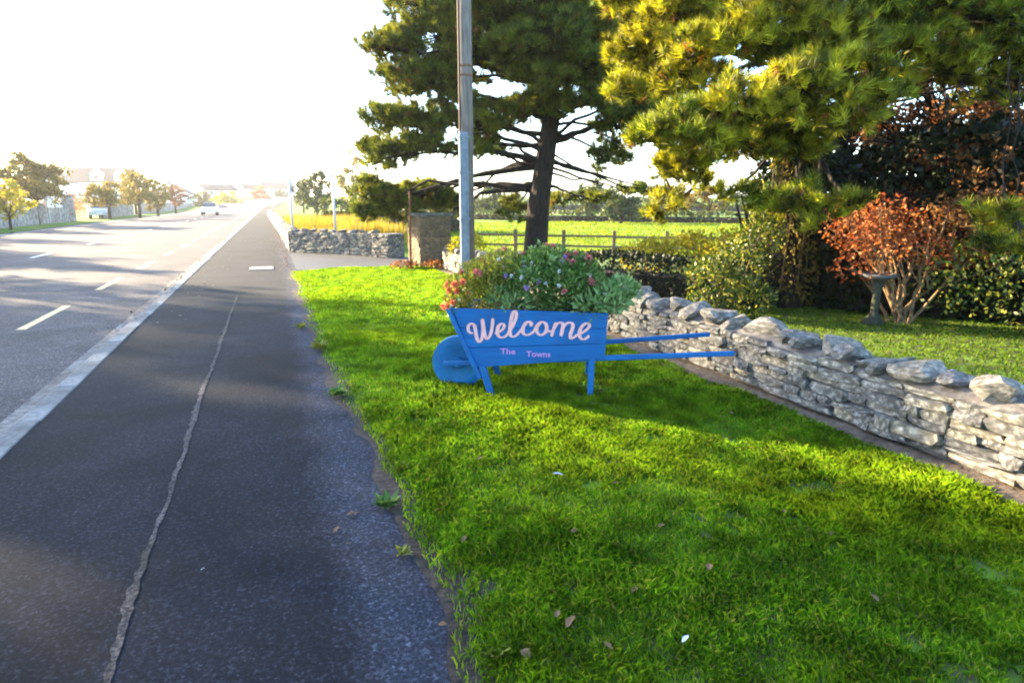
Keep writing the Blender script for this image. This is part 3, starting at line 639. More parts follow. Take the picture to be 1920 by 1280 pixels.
# ------------------------------------------------------------------ trees
def limb(mb, a, b, r0, r1, wig=.12, k=5, n=7, sag=.0):
    a = np.asarray(a, float); b = np.asarray(b, float); L = np.linalg.norm(b - a); pts = []
    for i in range(k + 1):
        t = i / k; p = a * (1 - t) + b * t
        if 0 < i < k: p = p + rng.normal(size=3) * L * wig * .16
        p[2] -= sag * L * math.sin(math.pi * t); pts.append(p)
    mb.tube(pts, list(np.linspace(r0, r1, k + 1)), n); return pts
def pine(name, label, base, trunk, pads, m, tl, tw, per, nn, extra=(), dead=0, droop=-.25, zmin=2.0, limb_r=.026):
    """trunk: list of (point, radius); pads: (centre, radii, density factor); needles in tufts on sprays inside each pad"""
    e = tag(empty(name, base), label, 'tree'); b = np.asarray(base, float)
    mb = MB(); tp = [np.asarray(p) - b for p, r in trunk]; mb.tube(tp, [r for p, r in trunk], 14); tk = mb.build('trunk', 'bark', e, True)
    br = MB(); VV = []; DV = []; tt = np.linspace(0, len(tp) - 1, 60); spine = np.stack([np.interp(tt, range(len(tp)), np.array(tp)[:, q]) for q in range(3)], 1)
    for c, r, dens in pads:
        c = np.asarray(c) - b; r = np.asarray(r)
        tz = c[2] + droop * np.linalg.norm(c[:2]); j = np.argmin(np.abs(spine[:, 2] - np.clip(tz + rng.normal() * .35, zmin + rng.uniform(-.3, 1.0), spine[:, 2].max())))
        s = spine[j]
        if c[2] < 2.0 and np.linalg.norm(c[:2]) > 2.6 and droop > 0: s = c + np.array([.2, .3, 1.5])
        hang = bool(c[2] < 2.0 and np.linalg.norm(c[:2]) > 2.6 and droop > 0)
        pts = limb(br, s, c, .007 if hang else limb_r + .010 * np.linalg.norm(c - s), .005 if hang else .014, .10, 6, 6, -.04)
        n = max(12, int(per * dens * (r[0] * r[1] + r[0] * r[2] + r[1] * r[2])))
        ns = max(5, n // 9); S, d = in_ellipsoid(ns, c, r * .95, .45, .45)
        for q in S: limb(br, pts[-1 - rng.integers(0, 2)], q, .016, .006, .12, 2, 4)
        own = rng.integers(0, ns, n); P = S[own] + rng.normal(size=(n, 3)) * np.array([.10, .10, .06]) * (.55 + .45 * r.max())
        P = P[P[:, 2] > .15 - b[2]] if b[2] < .1 else P
        A = unit((P - c) / r * .5 + rng.normal(size=P.shape) * .35 + np.array([0, 0, .75]))
        kd = int(len(P) * dead); V = tuft_verts(P[kd:], A[kd:], nn, tl, tw); VV.append(V)
        if kd: DV.append(tuft_verts(P[:kd], -A[:kd], max(8, nn // 3), tl, tw))
    for a, c, r0, r1 in extra: limb(br, np.asarray(a) - b, np.asarray(c) - b, r0, r1, .12, 6, 5, .02)
    br.build('branches', 'bark', e)
    mass('crown', np.concatenate(VV), 3, m, e)
    if DV: mass('dead_needles', np.concatenate(DV), 3, 'needle_dead', e)
    return e
def pad(px, py, rx, ry, dist, dens=1.0, dep=1.0):
    c = at(px, py, dist); s = dist / 1228.0 * 1.05
    return (c, np.array([rx * s * .5 + rx * s * .5 * dep, rx * s * dep, ry * s]), dens)
tb = at(1003, 400, 14.6); tb[2] = 0
def tp(px, py, d=14.6): return at(px, py, d)
P1 = [pad(790, 10, 70, 45, 14.2), pad(735, 95, 48, 38, 13.8), pad(770, 150, 62, 30, 14.2), pad(820, 70, 70, 50, 14.0), pad(830, 150, 50, 34, 13.9), pad(905, 40, 80, 50, 14.6, 1.2),
      pad(880, 120, 50, 40, 14.8), pad(1000, 40, 95, 50, 15.2, 1.3), pad(960, 105, 60, 38, 15.0, 1.1), pad(1090, 70, 85, 55, 15.2, 1.3), pad(1150, 140, 70, 40, 15.0, 1.2), pad(1060, 140, 70, 34, 15.4, 1.2), pad(860, -70, 100, 60, 14.4), pad(1010, -80, 120, 70, 14.8, 1.2), pad(1150, -40, 90, 70, 15.0, 1.1), pad(990, -230, 110, 80, 14.6),
      pad(735, 230, 52, 28, 14.2), pad(800, 232, 60, 30, 14.4), pad(720, 285, 46, 26, 14.2), pad(790, 280, 52, 24, 14.4), pad(900, 235, 60, 32, 14.2, .8), pad(955, 215, 50, 24, 14.4, .8), pad(1010, 205, 60, 22, 14.4, .8), pad(1100, 195, 60, 24, 14.0, .8),
      pad(900, 280, 45, 22, 14.6, .6), pad(1160, 240, 45, 36, 14.6), pad(1140, 295, 36, 22, 14.6, .7),
      pad(700, 365, 36, 32, 15.8, 1.2), pad(745, 382, 48, 28, 16.0, 1.2), pad(800, 365, 55, 22, 16.2), pad(840, 385, 40, 18, 16.4), pad(690, 400, 28, 22, 15.8),
      pad(965, 395, 26, 28, 15.2, .7), pad(1090, 375, 60, 14, 15.8, .35), pad(1190, 360, 50, 12, 15.4, .3), pad(1180, 185, 55, 30, 14.2, .8), pad(1190, 60, 70, 60, 15.6, 1.3), pad(1230, 130, 70, 50, 15.8, 1.3), pad(1130, 10, 90, 60, 15.6, 1.2), pad(1220, 215, 50, 36, 15.4, 1.1), pad(940, -10, 90, 50, 15.2, 1.2), pad(1050, 100, 80, 50, 15.8, 1.3), pad(860, 190, 50, 22, 14.2, .8), pad(1015, 150, 60, 30, 13.7, 1.1), pad(1045, 60, 70, 40, 13.5, 1.1), pad(975, 90, 60, 36, 13.5, 1.1), pad(1020, -10, 80, 45, 13.5, 1.1), pad(1090, 120, 60, 32, 13.7, 1.1)]
ex1 = [(tp(1012, 345), tp(900, 362, 14.9), .07, .04), (tp(900, 362, 14.9), tp(850, 395, 15.2), .04, .02), (tp(1035, 300), tp(1200, 348, 14.8), .05, .012), (tp(1035, 315), tp(1190, 362, 15), .035, .008), (tp(1035, 325), tp(1150, 352, 14.4), .03, .008), (tp(1030, 285), tp(1130, 338, 14.2), .03, .008),
       (tp(1040, 260), tp(1140, 230, 14.6), .07, .04), (tp(1000, 300), tp(930, 285, 14.6), .05, .02)]
pine('pine_tree', 'tall dark pine with tiered pads standing behind the pole and gate pillar', tb,
     [((tb[0], tb[1], -.2), .33), ((tb[0], tb[1], .15), .28), (tp(1010, 380), .24), (tp(1022, 300), .22), (tp(1032, 230), .20), (tp(1030, 120), .2), (tp(1010, -60), .14), (tp(1000, -250), .05)],
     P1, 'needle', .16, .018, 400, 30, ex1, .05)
# second pine: ivy-clad trunk on the lawn, sunlit boughs reaching over the wall
b2 = gp(1470, 572); b2[2] = 0
D2 = float(np.hypot(b2[0], b2[1]))
def t2(px, py, d=None): return at(px, py, d or D2)
P2 = [pad(1180, 10, 55, 40, 8.4), pad(1260, 40, 70, 45, 8.0), pad(1340, 85, 70, 36, 7.6), pad(1440, 60, 90, 46, 7.6, 1.1), pad(1540, 90, 80, 50, 7.8, 1.1), pad(1330, -20, 110, 45, 8.2, 1.1), pad(1470, -20, 100, 45, 8.2, 1.1), pad(1600, 20, 90, 50, 8.4), pad(1720, 30, 70, 40, 8.6, .7),
      pad(1240, 265, 55, 42, 7.2, 1.15), pad(1320, 235, 65, 40, 7.0, 1.15), pad(1400, 190, 70, 34, 7.0, 1.1), pad(1500, 165, 75, 38, 7.2, 1.1), pad(1580, 150, 65, 34, 7.4), pad(1570, 210, 60, 26, 7.4, .8), pad(1640, 190, 50, 26, 7.6, .6),
      pad(1280, 310, 60, 28, 7.6), pad(1380, 265, 70, 34, 8.2), pad(1470, 265, 80, 34, 8.8, 1.1), pad(1180, 175, 40, 22, 8.6, .8),
      pad(1240, 365, 42, 16, 8.2, .5), pad(1300, 350, 40, 14, 8.4, .4), pad(1370, 360, 40, 20, 8.4, .4), pad(1240, 400, 30, 14, 8.6, .5), pad(1440, 385, 34, 20, 8.4, .9), pad(1500, 370, 40, 22, 8.2, .8), pad(1590, 385, 24, 16, 8.2), pad(1545, 405, 24, 22, 8.2), pad(1880, 415, 34, 20, 7.6, .9), pad(1900, 460, 36, 22, 7.4, .9),
      pad(1400, -140, 150, 80, 8.6), pad(1600, -140, 150, 80, 9.2), pad(1820, -60, 110, 60, 9.6, .8), pad(1210, 100, 60, 40, 8.6, .9), pad(1300, 150, 70, 36, 8.2, 1), pad(1680, 110, 80, 50, 8.8, .8), pad(1780, 130, 60, 40, 9.2, .55), pad(1860, 40, 80, 50, 9.2, .7), pad(1850, 120, 70, 40, 9.6, .7), pad(1910, 60, 70, 50, 9.6, .8), pad(1900, 170, 60, 36, 9.8, .6)]
ex2 = [(t2(1490, 330), t2(1640, 150, 8.0), .06, .015), (t2(1480, 280), t2(1330, 215, 7.4), .06, .02), (t2(1500, 200), t2(1600, 60, 8), .06, .02)] + [(t2(1500 + i * 30, 230 - 8 * i, 9.4), t2(1640 + 50 * (i % 6) + rng.uniform(-30, 30), 90 + 40 * (i // 3) + rng.uniform(-30, 30), 9 + rng.uniform(-.8, .8)), .022, .005) for i in range(12)]
pine('pine_tree', 'near pine with sunlit yellow-green boughs reaching over the garden wall', b2,
     [((b2[0], b2[1], -.2), .30), ((b2[0], b2[1], .3), .26), (t2(1478, 420), .22), (t2(1490, 250), .20), (t2(1500, 100), .17), (t2(1510, -120), .12), (t2(1510, -330), .05)],
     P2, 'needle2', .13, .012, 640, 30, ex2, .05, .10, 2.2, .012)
# ivy on that trunk: part of the climbing plant, a thing of its own
ivy = tag(empty('ivy', (b2[0], b2[1], 0)), 'golden-brown ivy clothing the trunk of the near pine', 'climbing plant')
n = 2600; zz = rng.uniform(.1, 2.3, n); a_ = rng.uniform(0, 2 * math.pi, n); rr = .30 + .12 * vnoise(a_ * 2, zz, .35, 41) - .03 * zz
Pi = np.stack([rr * np.cos(a_) + .03 * zz, rr * np.sin(a_), zz], 1); Di = unit(np.stack([np.cos(a_), np.sin(a_), -.9 + 0 * a_], 1) + rdir(n) * .6)
mass('foliage', leaf_verts(Pi, Di, .07, .045), 4, 'ivy', ivy)
mbv = MB()
for k in range(7):
    a = k * .9; mbv.tube([(.25 * math.cos(a + .1 * j), .25 * math.sin(a + .1 * j), .02 + j * .42) for j in range(6)], .014, 5)
mbv.build('vine_stems', 'bark2', ivy)

def broadleaf(name, label, base, H, blobs, m, nl, L, Wd, group=None, trunk_r=.14, bark='bark', cat='tree', fork=None):
    """blobs in local space (centre, radii)"""
    e = tag(empty(name, base), label, cat, group); mb = MB(); VV = []
    hz = fork if fork is not None else min(c[2] for c, r in blobs) * .8
    mb.tube([(0, 0, -.2), (0, 0, hz * .5), (.03, .02, hz)], [trunk_r * 1.25, trunk_r, trunk_r * .85], 8)
    tot = sum((r[0] * r[1] * r[2]) ** (2 / 3) for c, r in blobs)
    for c, r in blobs:
        c = np.asarray(c, float); r = np.asarray(r, float)
        pts = limb(mb, (.03, .02, hz * .97), c, trunk_r * .55, trunk_r * .15, .10, 5, 5)
        n = int(nl * (r[0] * r[1] * r[2]) ** (2 / 3) / tot); k = max(6, n // 45)
        S, d = in_ellipsoid(k, c, r, .5, .2)
        for q in S[:14]: limb(mb, pts[-2], q, trunk_r * .14, trunk_r * .05, .1, 2, 4)
        P = S[rng.integers(0, k, n)] + rng.normal(size=(n, 3)) * r * .16
        VV.append(leaf_verts(P, unit(rdir(n) + np.array([0, 0, -.2])), L * rng.uniform(.6, 1.3, n), Wd * rng.uniform(.7, 1.2, n)))
    mb.build('trunk', bark, e); mass('crown', np.concatenate(VV), 4, m, e)
    return e
def lobes(rx, ry, z0, z1, k, seed):
    r = np.random.default_rng(seed); out = []
    for i in range(k):
        t = (i + .5) / k; a = i * 2.4 + seed; z = z0 + (z1 - z0) * (.15 + .75 * t); s = math.sin(math.pi * (.18 + .72 * t))
        q = r.uniform(.35, .62) * s
        out.append(((rx * q * math.cos(a), ry * q * math.sin(a), z), (rx * .52 * (.55 + .5 * s), ry * .52 * (.55 + .5 * s), (z1 - z0) * r.uniform(.16, .24))))
    return out
# red-leaved multi-stemmed shrub on the lawn
mb_ = gp(1690, 604); mb_[2] = 0; DM = float(np.hypot(mb_[0], mb_[1]))
mp = tag(empty('maple_shrub', mb_), 'multi-stemmed shrub with orange-red autumn leaves standing on the lawn', 'shrub')
mst = MB(); VM = []
for (px, py, dd, mm) in [(1585, 400, 0, 1), (1620, 420, -.3, 1), (1650, 440, .2, 1), (1610, 500, -.2, .45), (1690, 430, 0, .8), (1720, 420, .4, .8), (1740, 460, -.2, .7), (1770, 480, .2, .7), (1790, 440, .5, .8), (1660, 390, .3, .9), (1600, 440, .1, .9), (1640, 465, -.4, .8), (1830, 470, .5, .5)]:
    c = at(px, py, DM + dd) - mb_
    pts = limb(mst, (rng.normal() * .06, rng.normal() * .06, -.05), c, .024, .008, .16, 6, 6, -.03)
    for q in range(4): limb(mst, pts[3 + q % 3], c + rng.normal(size=3) * .2, .012, .004, .1, 3, 4)
    n = int(330 * mm); P, d = in_ellipsoid(n, c, (.40, .40, .20), .1); VM.append(leaf_verts(P, unit(rdir(n) + [0, 0, -.4]), .058 * rng.uniform(.5, 1.3, n), .034))
mst.build('stems', 'bark2', mp); mass('crown', np.concatenate(VM), 4, 'maple', mp)
# bird bath in front of it
bbp = at(1648, 516, DM - .3)
bd = tag(empty('birdbath', (bbp[0], bbp[1], 0)), 'grey stone birdbath on a pedestal in front of the red-leaved shrub', 'birdbath')
hb = float(bbp[2])
MB().lathe([(.13, -.02), (.13, .04), (.08, .08), (.05, .14), (.045, hb * .6), (.08, hb - .06)], 20).build('pedestal', 'dimstone', bd, True)
MB().lathe([(.08, hb - .065), (.15, hb - .04), (.205, hb - .01), (.21, hb + .02), (.19, hb + .02), (.14, hb - .01), (.05, hb - .04)], 24).build('basin', 'birdstone', bd, True)
# euonymus by the wall
eb = gp(1360, 592); eb[2] = 0; DE = float(np.hypot(eb[0], eb[1]))
def eu(px, py, rx, ry, dd=0): 
    s = DE / 1228; return (at(px, py, DE + dd), np.array([rx * s, rx * s, ry * s]))
bush('euonymus_bush', 'glossy yellow-green leafy bush directly behind the garden wall', 'bush', eb, [eu(1330, 520, 45, 40), eu(1390, 490, 48, 45, .2), eu(1430, 440, 40, 45, .3), eu(1400, 560, 50, 40), eu(1320, 570, 40, 25), eu(1435, 380, 30, 35, .4)], 'euon', 4200, .058, .038, (), True, None, .2)
# low hedge and tall dark hedge closing the garden
def hedge(name, label, pts, H, depth, m, dens, L, Wd, group=None, top=None, cat='hedge', lumps=.18):
    """pts: ground polyline; leaves through a lumpy wall of given height, with a twiggy core"""
    e = tag(empty(name, (pts[0][0], pts[0][1], 0)), label, cat, group); o = np.array([pts[0][0], pts[0][1], 0.0]); VV = []; core = MB()
    for (x0, y0), (x1, y1) in zip(pts[:-1], pts[1:]):
        Ls = math.hypot(x1 - x0, y1 - y0); d = np.array([(x1 - x0) / Ls, (y1 - y0) / Ls]); nr = np.array([-d[1], d[0]])
        n = int(Ls * (2 * H + depth) * dens); s = rng.uniform(0, Ls, n); f = rng.random(n); hh = H * (1 + lumps * 2 * (vnoise(s + x0 * 7, 0 * s, .9, 51) - .5)) * (1 - lumps * .6 + lumps * 1.2 * vnoise(s + y0, 0 * s, 2.7, 52))
        side = rng.random(n) < (2 * H) / (2 * H + depth)
        dp = np.where(side, np.sign(rng.random(n) - .5) * depth / 2 * (.8 + .3 * vnoise(s, f * 4, .6, 53)), rng.uniform(-.5, .5, n) * depth)
        z = np.where(side, f * hh, hh * (.93 + .1 * rng.random(n)))
        P = np.stack([x0 + d[0] * s + nr[0] * dp, y0 + d[1] * s + nr[1] * dp, z], 1) - o
        out = np.where(side[:, None], np.stack([nr[0] * np.sign(dp), nr[1] * np.sign(dp), 0 * dp + .3], 1), np.array([0, 0, 1.0]))
        VV.append(leaf_verts(P, unit(out * .6 + rdir(n)), L * rng.uniform(.6, 1.3, n), Wd * rng.uniform(.7, 1.2, n)))
        k = max(3, int(Ls / .9))
        for i in range(k):
            t = (i + .5) / k; c = np.array([x0 + (x1 - x0) * t, y0 + (y1 - y0) * t, 0]) - o
            for q in range(5): limb(core, c + [0, 0, -.05], c + np.array([rng.normal() * .3, rng.normal() * depth * .25, H * rng.uniform(.55, .85)]), .035 * H, .008 * H, .1, 3, 4)
        core.prism([(x0 - o[0] - nr[0] * depth * .36, y0 - o[1] - nr[1] * depth * .36, -.1), (x1 - o[0] - nr[0] * depth * .36, y1 - o[1] - nr[1] * depth * .36, -.1), (x1 - o[0] + nr[0] * depth * .36, y1 - o[1] + nr[1] * depth * .36, -.1), (x0 - o[0] + nr[0] * depth * .36, y0 - o[1] + nr[1] * depth * .36, -.1)], (0, 0, H * .80))
    core.build('twigs', 'bark', e); mass('foliage', np.concatenate(VV), 4, m, e)
    return e
def g2(px, dist): 
    p = at(px, 400, dist); return (float(p[0]), float(p[1]))
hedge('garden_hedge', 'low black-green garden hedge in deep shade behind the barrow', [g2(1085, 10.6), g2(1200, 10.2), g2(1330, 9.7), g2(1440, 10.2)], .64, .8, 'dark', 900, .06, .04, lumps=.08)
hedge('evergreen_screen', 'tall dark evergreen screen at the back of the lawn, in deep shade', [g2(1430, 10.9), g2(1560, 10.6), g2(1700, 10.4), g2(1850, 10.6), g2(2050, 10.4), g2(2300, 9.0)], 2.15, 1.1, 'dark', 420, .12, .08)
sc = [g2(1790, 9.4), g2(1860, 9.0), g2(1930, 8.8)]
bush('variegated_shrub', 'small variegated shrub with yellow leaf tips at the right edge of the lawn', 'bush', (*sc[1], 0), [((*sc[0], .75), (.35, .35, .35)), ((*sc[1], .62), (.5, .4, .45)), ((*sc[2], .55), (.45, .4, .45)), ((*sc[0], .4), (.3, .3, .3))], 'euon', 900, .062, .04, (), False)
cb = g2(1835, 11.6)
def cl(px, py, rx, ry, d=11.0): 
    s = d / 1228; return (tuple(at(px, py, d) - np.array([*cb, 0])), (rx * s, rx * s, ry * s))
broadleaf('copper_tree', 'copper-leaved tree with twiggy brown sprays behind the red shrub', (*cb, 0), 7, [cl(1740, 400, 70, 40, 9.9), cl(1810, 360, 70, 40, 10), cl(1880, 390, 60, 50, 10), cl(1700, 330, 50, 30, 10.4), cl(1860, 300, 70, 40, 10.4), cl(1780, 280, 60, 40, 10.6), cl(1750, 180, 90, 60), cl(1860, 180, 80, 70), cl(1690, 110, 70, 50), cl(1900, 60, 90, 70), cl(1800, 440, 50, 30, 9.7), cl(1960, 250, 90, 90), cl(1660, 230, 50, 40)], 'copper', 12000, .065, .045, None, .16)
yb = g2(1640, 12.6)
def yl(px, py, rx, ry, d=12.4):
    q = d / 1228; return (tuple(at(px, py, d) - np.array([*yb, 0])), (rx * q, rx * q, ry * q))
broadleaf('yew_tree', 'broad yew, deep shade put into its leaf colour, filling the gap behind the near pine and red shrub', (*yb, 0), 5, [yl(1500, 330, 80, 60), yl(1590, 300, 90, 70), yl(1680, 330, 90, 70), yl(1600, 400, 110, 60), yl(1760, 400, 100, 60), yl(1500, 420, 80, 60), yl(1700, 240, 60, 50), yl(1850, 430, 100, 70), yl(1580, 220, 70, 50), yl(1800, 300, 80, 60), yl(1890, 290, 80, 70), yl(1830, 220, 60, 40), yl(1960, 330, 90, 80)], 'dark', 12500, .13, .07, None, .22)  # added for deep-shade contrast; the shade sits in the leaf colour
# golden bushes behind the hedge
for px, d, h, w, lab in ((1215, 11.6, .86, .55, 'rounded golden-lit bush behind left end of the low hedge'), (1290, 11.4, 1.0, .55, 'taller golden bush behind middle of the low hedge'), (1370, 11.2, 1.05, .6, 'golden bush behind the hedge beside the yellow-green bush')):
    x, y_ = g2(px, d); bush('golden_bush', lab, 'bush', (x, y_, 0), [((x, y_, h * .55), (w, w * .7, h * .45)), ((x + .2, y_, h * .75), (w * .55, w * .5, h * .28))], 'gold', 1100, .07, .045)

# ------------------------------------------------------------------ behind the boundary wall
tg = tag(empty('tall_grass', (1.6, 23, 0)), 'tall dry yellow grass growing behind the boundary wall', 'grass', kind='stuff')
n = 9000; y_ = rng.uniform(20.6, 34, n); x_ = rng.uniform(0, 1, n) ** 1.3 * 3.2 + .6 + wxl(y_) * .5; ok = (x_ + y_ * .83 > 19.2); x_, y_ = x_[ok], y_[ok]; n = len(x_)
P = np.stack([x_ - 1.6, y_ - 23, 0 * x_], 1); D = unit(np.stack([rng.normal(size=n) * .25, rng.normal(size=n) * .25, 0 * x_ + 1], 1))
mass('blades', leaf_verts(P, D, .55 + .55 * vnoise(x_, y_, .9, 61), .035), 4, 'tallgrass', tg)
hedge('field_hedge', 'dark rounded hedge in the field beyond the tall dry grass', [(2.4, 32), (5.5, 31), (9, 33)], 1.45, 1.6, 'hedge', 90, .16, .11)
for i, (px, d, w, h, m, lab) in enumerate([(595, 60, 3.0, 4.2, 'hedge', 'small roundish tree left of the two posts in the distance'), (660, 75, 5.0, 6.6, 'olive', 'broad pale tree on the rise behind the two thin posts'), (570, 90, 3, 4.4, 'hedge', 'distant tree just right of where the road vanishes'),
                                        (920, 60, 5, 3.2, 'hedge', 'distant dark bush left of the pine trunk on the field edge'), (1110, 52, 4.0, 3.2, 'hedge', 'distant bushy tree right of the pine trunk'), (1165, 46, 3.6, 2.4, 'hedge', 'dark round bush on the field right of the pine trunk'), (1330, 60, 5, 3.0, 'olive', 'distant autumnal tree seen under the near pine boughs'), (1240, 80, 6, 3.4, 'hedge', 'far grey-green tree on the skyline under the near pine'), (1010, 85, 8, 4.0, 'hedge', 'far tree on the skyline hidden partly by the pine trunk')]):
    c = at(px, 400, d); broadleaf('field_tree', lab, (c[0], c[1], float(rise(c[1])) - .03), h, lobes(w * .5, w * .5, h * .12, h, 7, 80 + i), m, 2200, .26, .18, 'trees and bushes across the field', .12)
hedge('field_hedge', 'long low hedge along the far side of the sunlit field', [g2(880, 58), g2(1060, 52), g2(1250, 50), g2(1430, 48), g2(1700, 48)], .62, 1.8, 'hedge', 34, .26, .18)
hedge('field_hedge', 'farthest hedge line on the skyline beyond the green fields', [g2(640, 120), g2(900, 118), g2(1150, 112), g2(1400, 105)], 1.3, 2.4, 'hedge', 10, .5, .34)
# red-brown bedding at the foot of the pillar
bush('bedding_plant', 'red-brown bedding plants at the foot of the broad gate pillar', 'plant', (3.2, 14.25, 0), [((2.75, 14.3, .08), (.35, .22, .12)), ((3.5, 14.2, .08), (.4, .25, .13))], 'copper', 700, .06, .04, [('petal_orange', 8, .03, True)], False)
bush('lit_wall_end', 'yellow leaves standing in for the sunlit wall end between the gate pillar and the utility pole', 'plant', (3.95, 13.4, 0), [((3.72, 13.4, .42), (.22, .25, .32)), ((4.1, 13.6, .5), (.3, .3, .3))], 'yellow', 800, .07, .045)  # added leaves stand in for the sunlit stone end of the wall

# ------------------------------------------------------------------ left side of the road
def lw(y0, y1, lab, H=1.25, sign=False):
    e = tag(empty('roadside_wall', (-15.1, y0, 0)), lab, 'wall', 'stone walls along the left verge')
    MB().prism([(0, 0, -.2), (0, y1 - y0, -.2), (-.4, y1 - y0, -.2), (-.4, 0, -.2)], (0, 0, H + .2)).build('masonry', 'farstone', e)
    k = int((y1 - y0) / .55)
    for i in range(min(k, 60)):
        place_stone(COPES[i % 12], 'coping_stone', e, (-.2, .3 + i * .55, H + .06), (.42, .52, .24), 0, .08)
    return e
lw(30, 61.5, 'grey stone wall at far left, below the white signboard')
lw(72.5, 88, 'short grey stone wall on the left verge beyond the parked car', 1.2)
lw(93, 150, 'long stone wall far down the left verge, towards the distant houses', 1.1)
gpie = tag(empty('gate_pier', (-15.3, 62.1, 0)), 'square stone gate pier beside the white signboard on the left', 'gate pillar')
MB().box((0, 0, .95), (.75, .75, 2.0)).build('masonry', 'farstone', gpie); MB().box((0, 0, 1.99), (.9, .9, .1)).build('cap_stone', 'coping', gpie, bevel=.02)
sg = tag(empty('signboard', (-14.95, 57.2, 1.45)), 'long white signboard fixed on the left roadside wall', 'sign')
MB().box((0, 0, 0), (.06, 3.6, .75)).build('board', 'white', sg); MB().box((-.05, -1.3, -.5), (.06, .08, 1.6)).build('post', 'galv', sg); MB().box((-.05, 1.3, -.5), (.06, .08, 1.6)).build('post', 'galv', sg)
def left_tree(px, dist, w, h, z0, m, lab, nl=2400, seed=1, tr=.14, L=.24):
    c = at(px, 400, dist); broadleaf('roadside_tree', lab, (c[0], c[1], -.05), h, lobes(w / 2, w / 2, z0, h, 8, seed), m, nl, L, L * .7, 'trees in the gardens on the left', tr)
left_tree(68, 56, 4.6, 4.6, 1.4, 'olive', 'tall golden-olive tree behind the wall left of the white house', 5200, 101)
left_tree(16, 46, 2.6, 2.5, .5, 'yellow', 'small bright yellow tree at the left edge of the picture', 1500, 102, .07, .2)
left_tree(205, 68, 4.6, 3.2, 1.0, 'olive', 'rounded yellow-green tree above the parked car', 2600, 103)
left_tree(262, 74, 4.2, 4.4, .8, 'olive', 'taller olive tree right of the white gabled houses', 2800, 104)
left_tree(296, 82, 3.6, 4.0, .6, 'olive', 'dark olive tree at the end of the left tree row', 2400, 105)
left_tree(330, 100, 3.4, 3.8, .8, 'copper', 'thin brownish tree just past the left tree row', 1600, 106)
left_tree(256, 92, 3.6, 5.4, 1.6, 'olive', 'pale golden tree rising behind the white houses', 2400, 108)
left_tree(385, 150, 6, 3.4, .4, 'olive', 'far low tree left of the oncoming car', 1500, 107, .14, .4)
left_tree(425, 175, 8, 3.6, .4, 'yellow', 'far yellow hedge-like tree right of the oncoming car', 1500, 109, .14, .45)
left_tree(490, 215, 7, 6.2, 1.0, 'orangeshrub', 'far orange autumn tree before the hilltop house', 1200, 110, .2, .5)
left_tree(530, 245, 9, 5.2, 1.0, 'hedge', 'far green tree below the hilltop house', 1200, 111, .2, .6)
bush('rust_red_shrub', 'rust-red autumn shrub right behind the parked car', 'bush', (-17.2, 71.2, 0), [((-17.2, 71.2, 1.3), (.7, .7, .9)), ((-16.9, 71.8, .7), (.6, .6, .6))], 'orangeshrub', 700, .16, .11)
# trees standing left of the picture: their long shadows reach over the near road, path and grass
for i, (x, y_, h, w, z0) in enumerate([(-16.0, 17.0, 12.0, 7.0, 1.2), (-17.6, 22.0, 12.6, 6.6, 1.0), (-15.8, 25.8, 10.8, 4.6, .8), (-16.5, 9.5, 13, 8.0, 1.5), (-24, 30.5, 13.0, 5.5, 1.5), (-17.4, 32.8, 6.4, 3.0, 1.6), (-24, 19, 14.5, 7, 1.5), (-26, 44, 9.5, 4.5, 2.5), (-31, 56, 11.0, 4.5, 3)]):
    broadleaf('roadside_tree', ['tall broad tree left of the picture across the road', 'tallest broad tree left of the picture across the road', 'tall leafy tree just left of the picture', 'huge broad tree far left of the picture beside the road', 'tall tree behind the others left of the picture', 'small slender tree just left of the picture edge', 'great tree set back left of the picture', 'slim tall tree in a garden left of the picture', 'slim tall tree deep in the gardens left of the picture'][i], (x, y_, -.05), h, lobes(w / 2, w / 2, z0, h, 14, 130 + i), 'olive', [1700, 1700, 2100, 3200, 3500, 2600, 4000, 2200, 2200][i], .36, .27, 'trees left of the picture', .22)

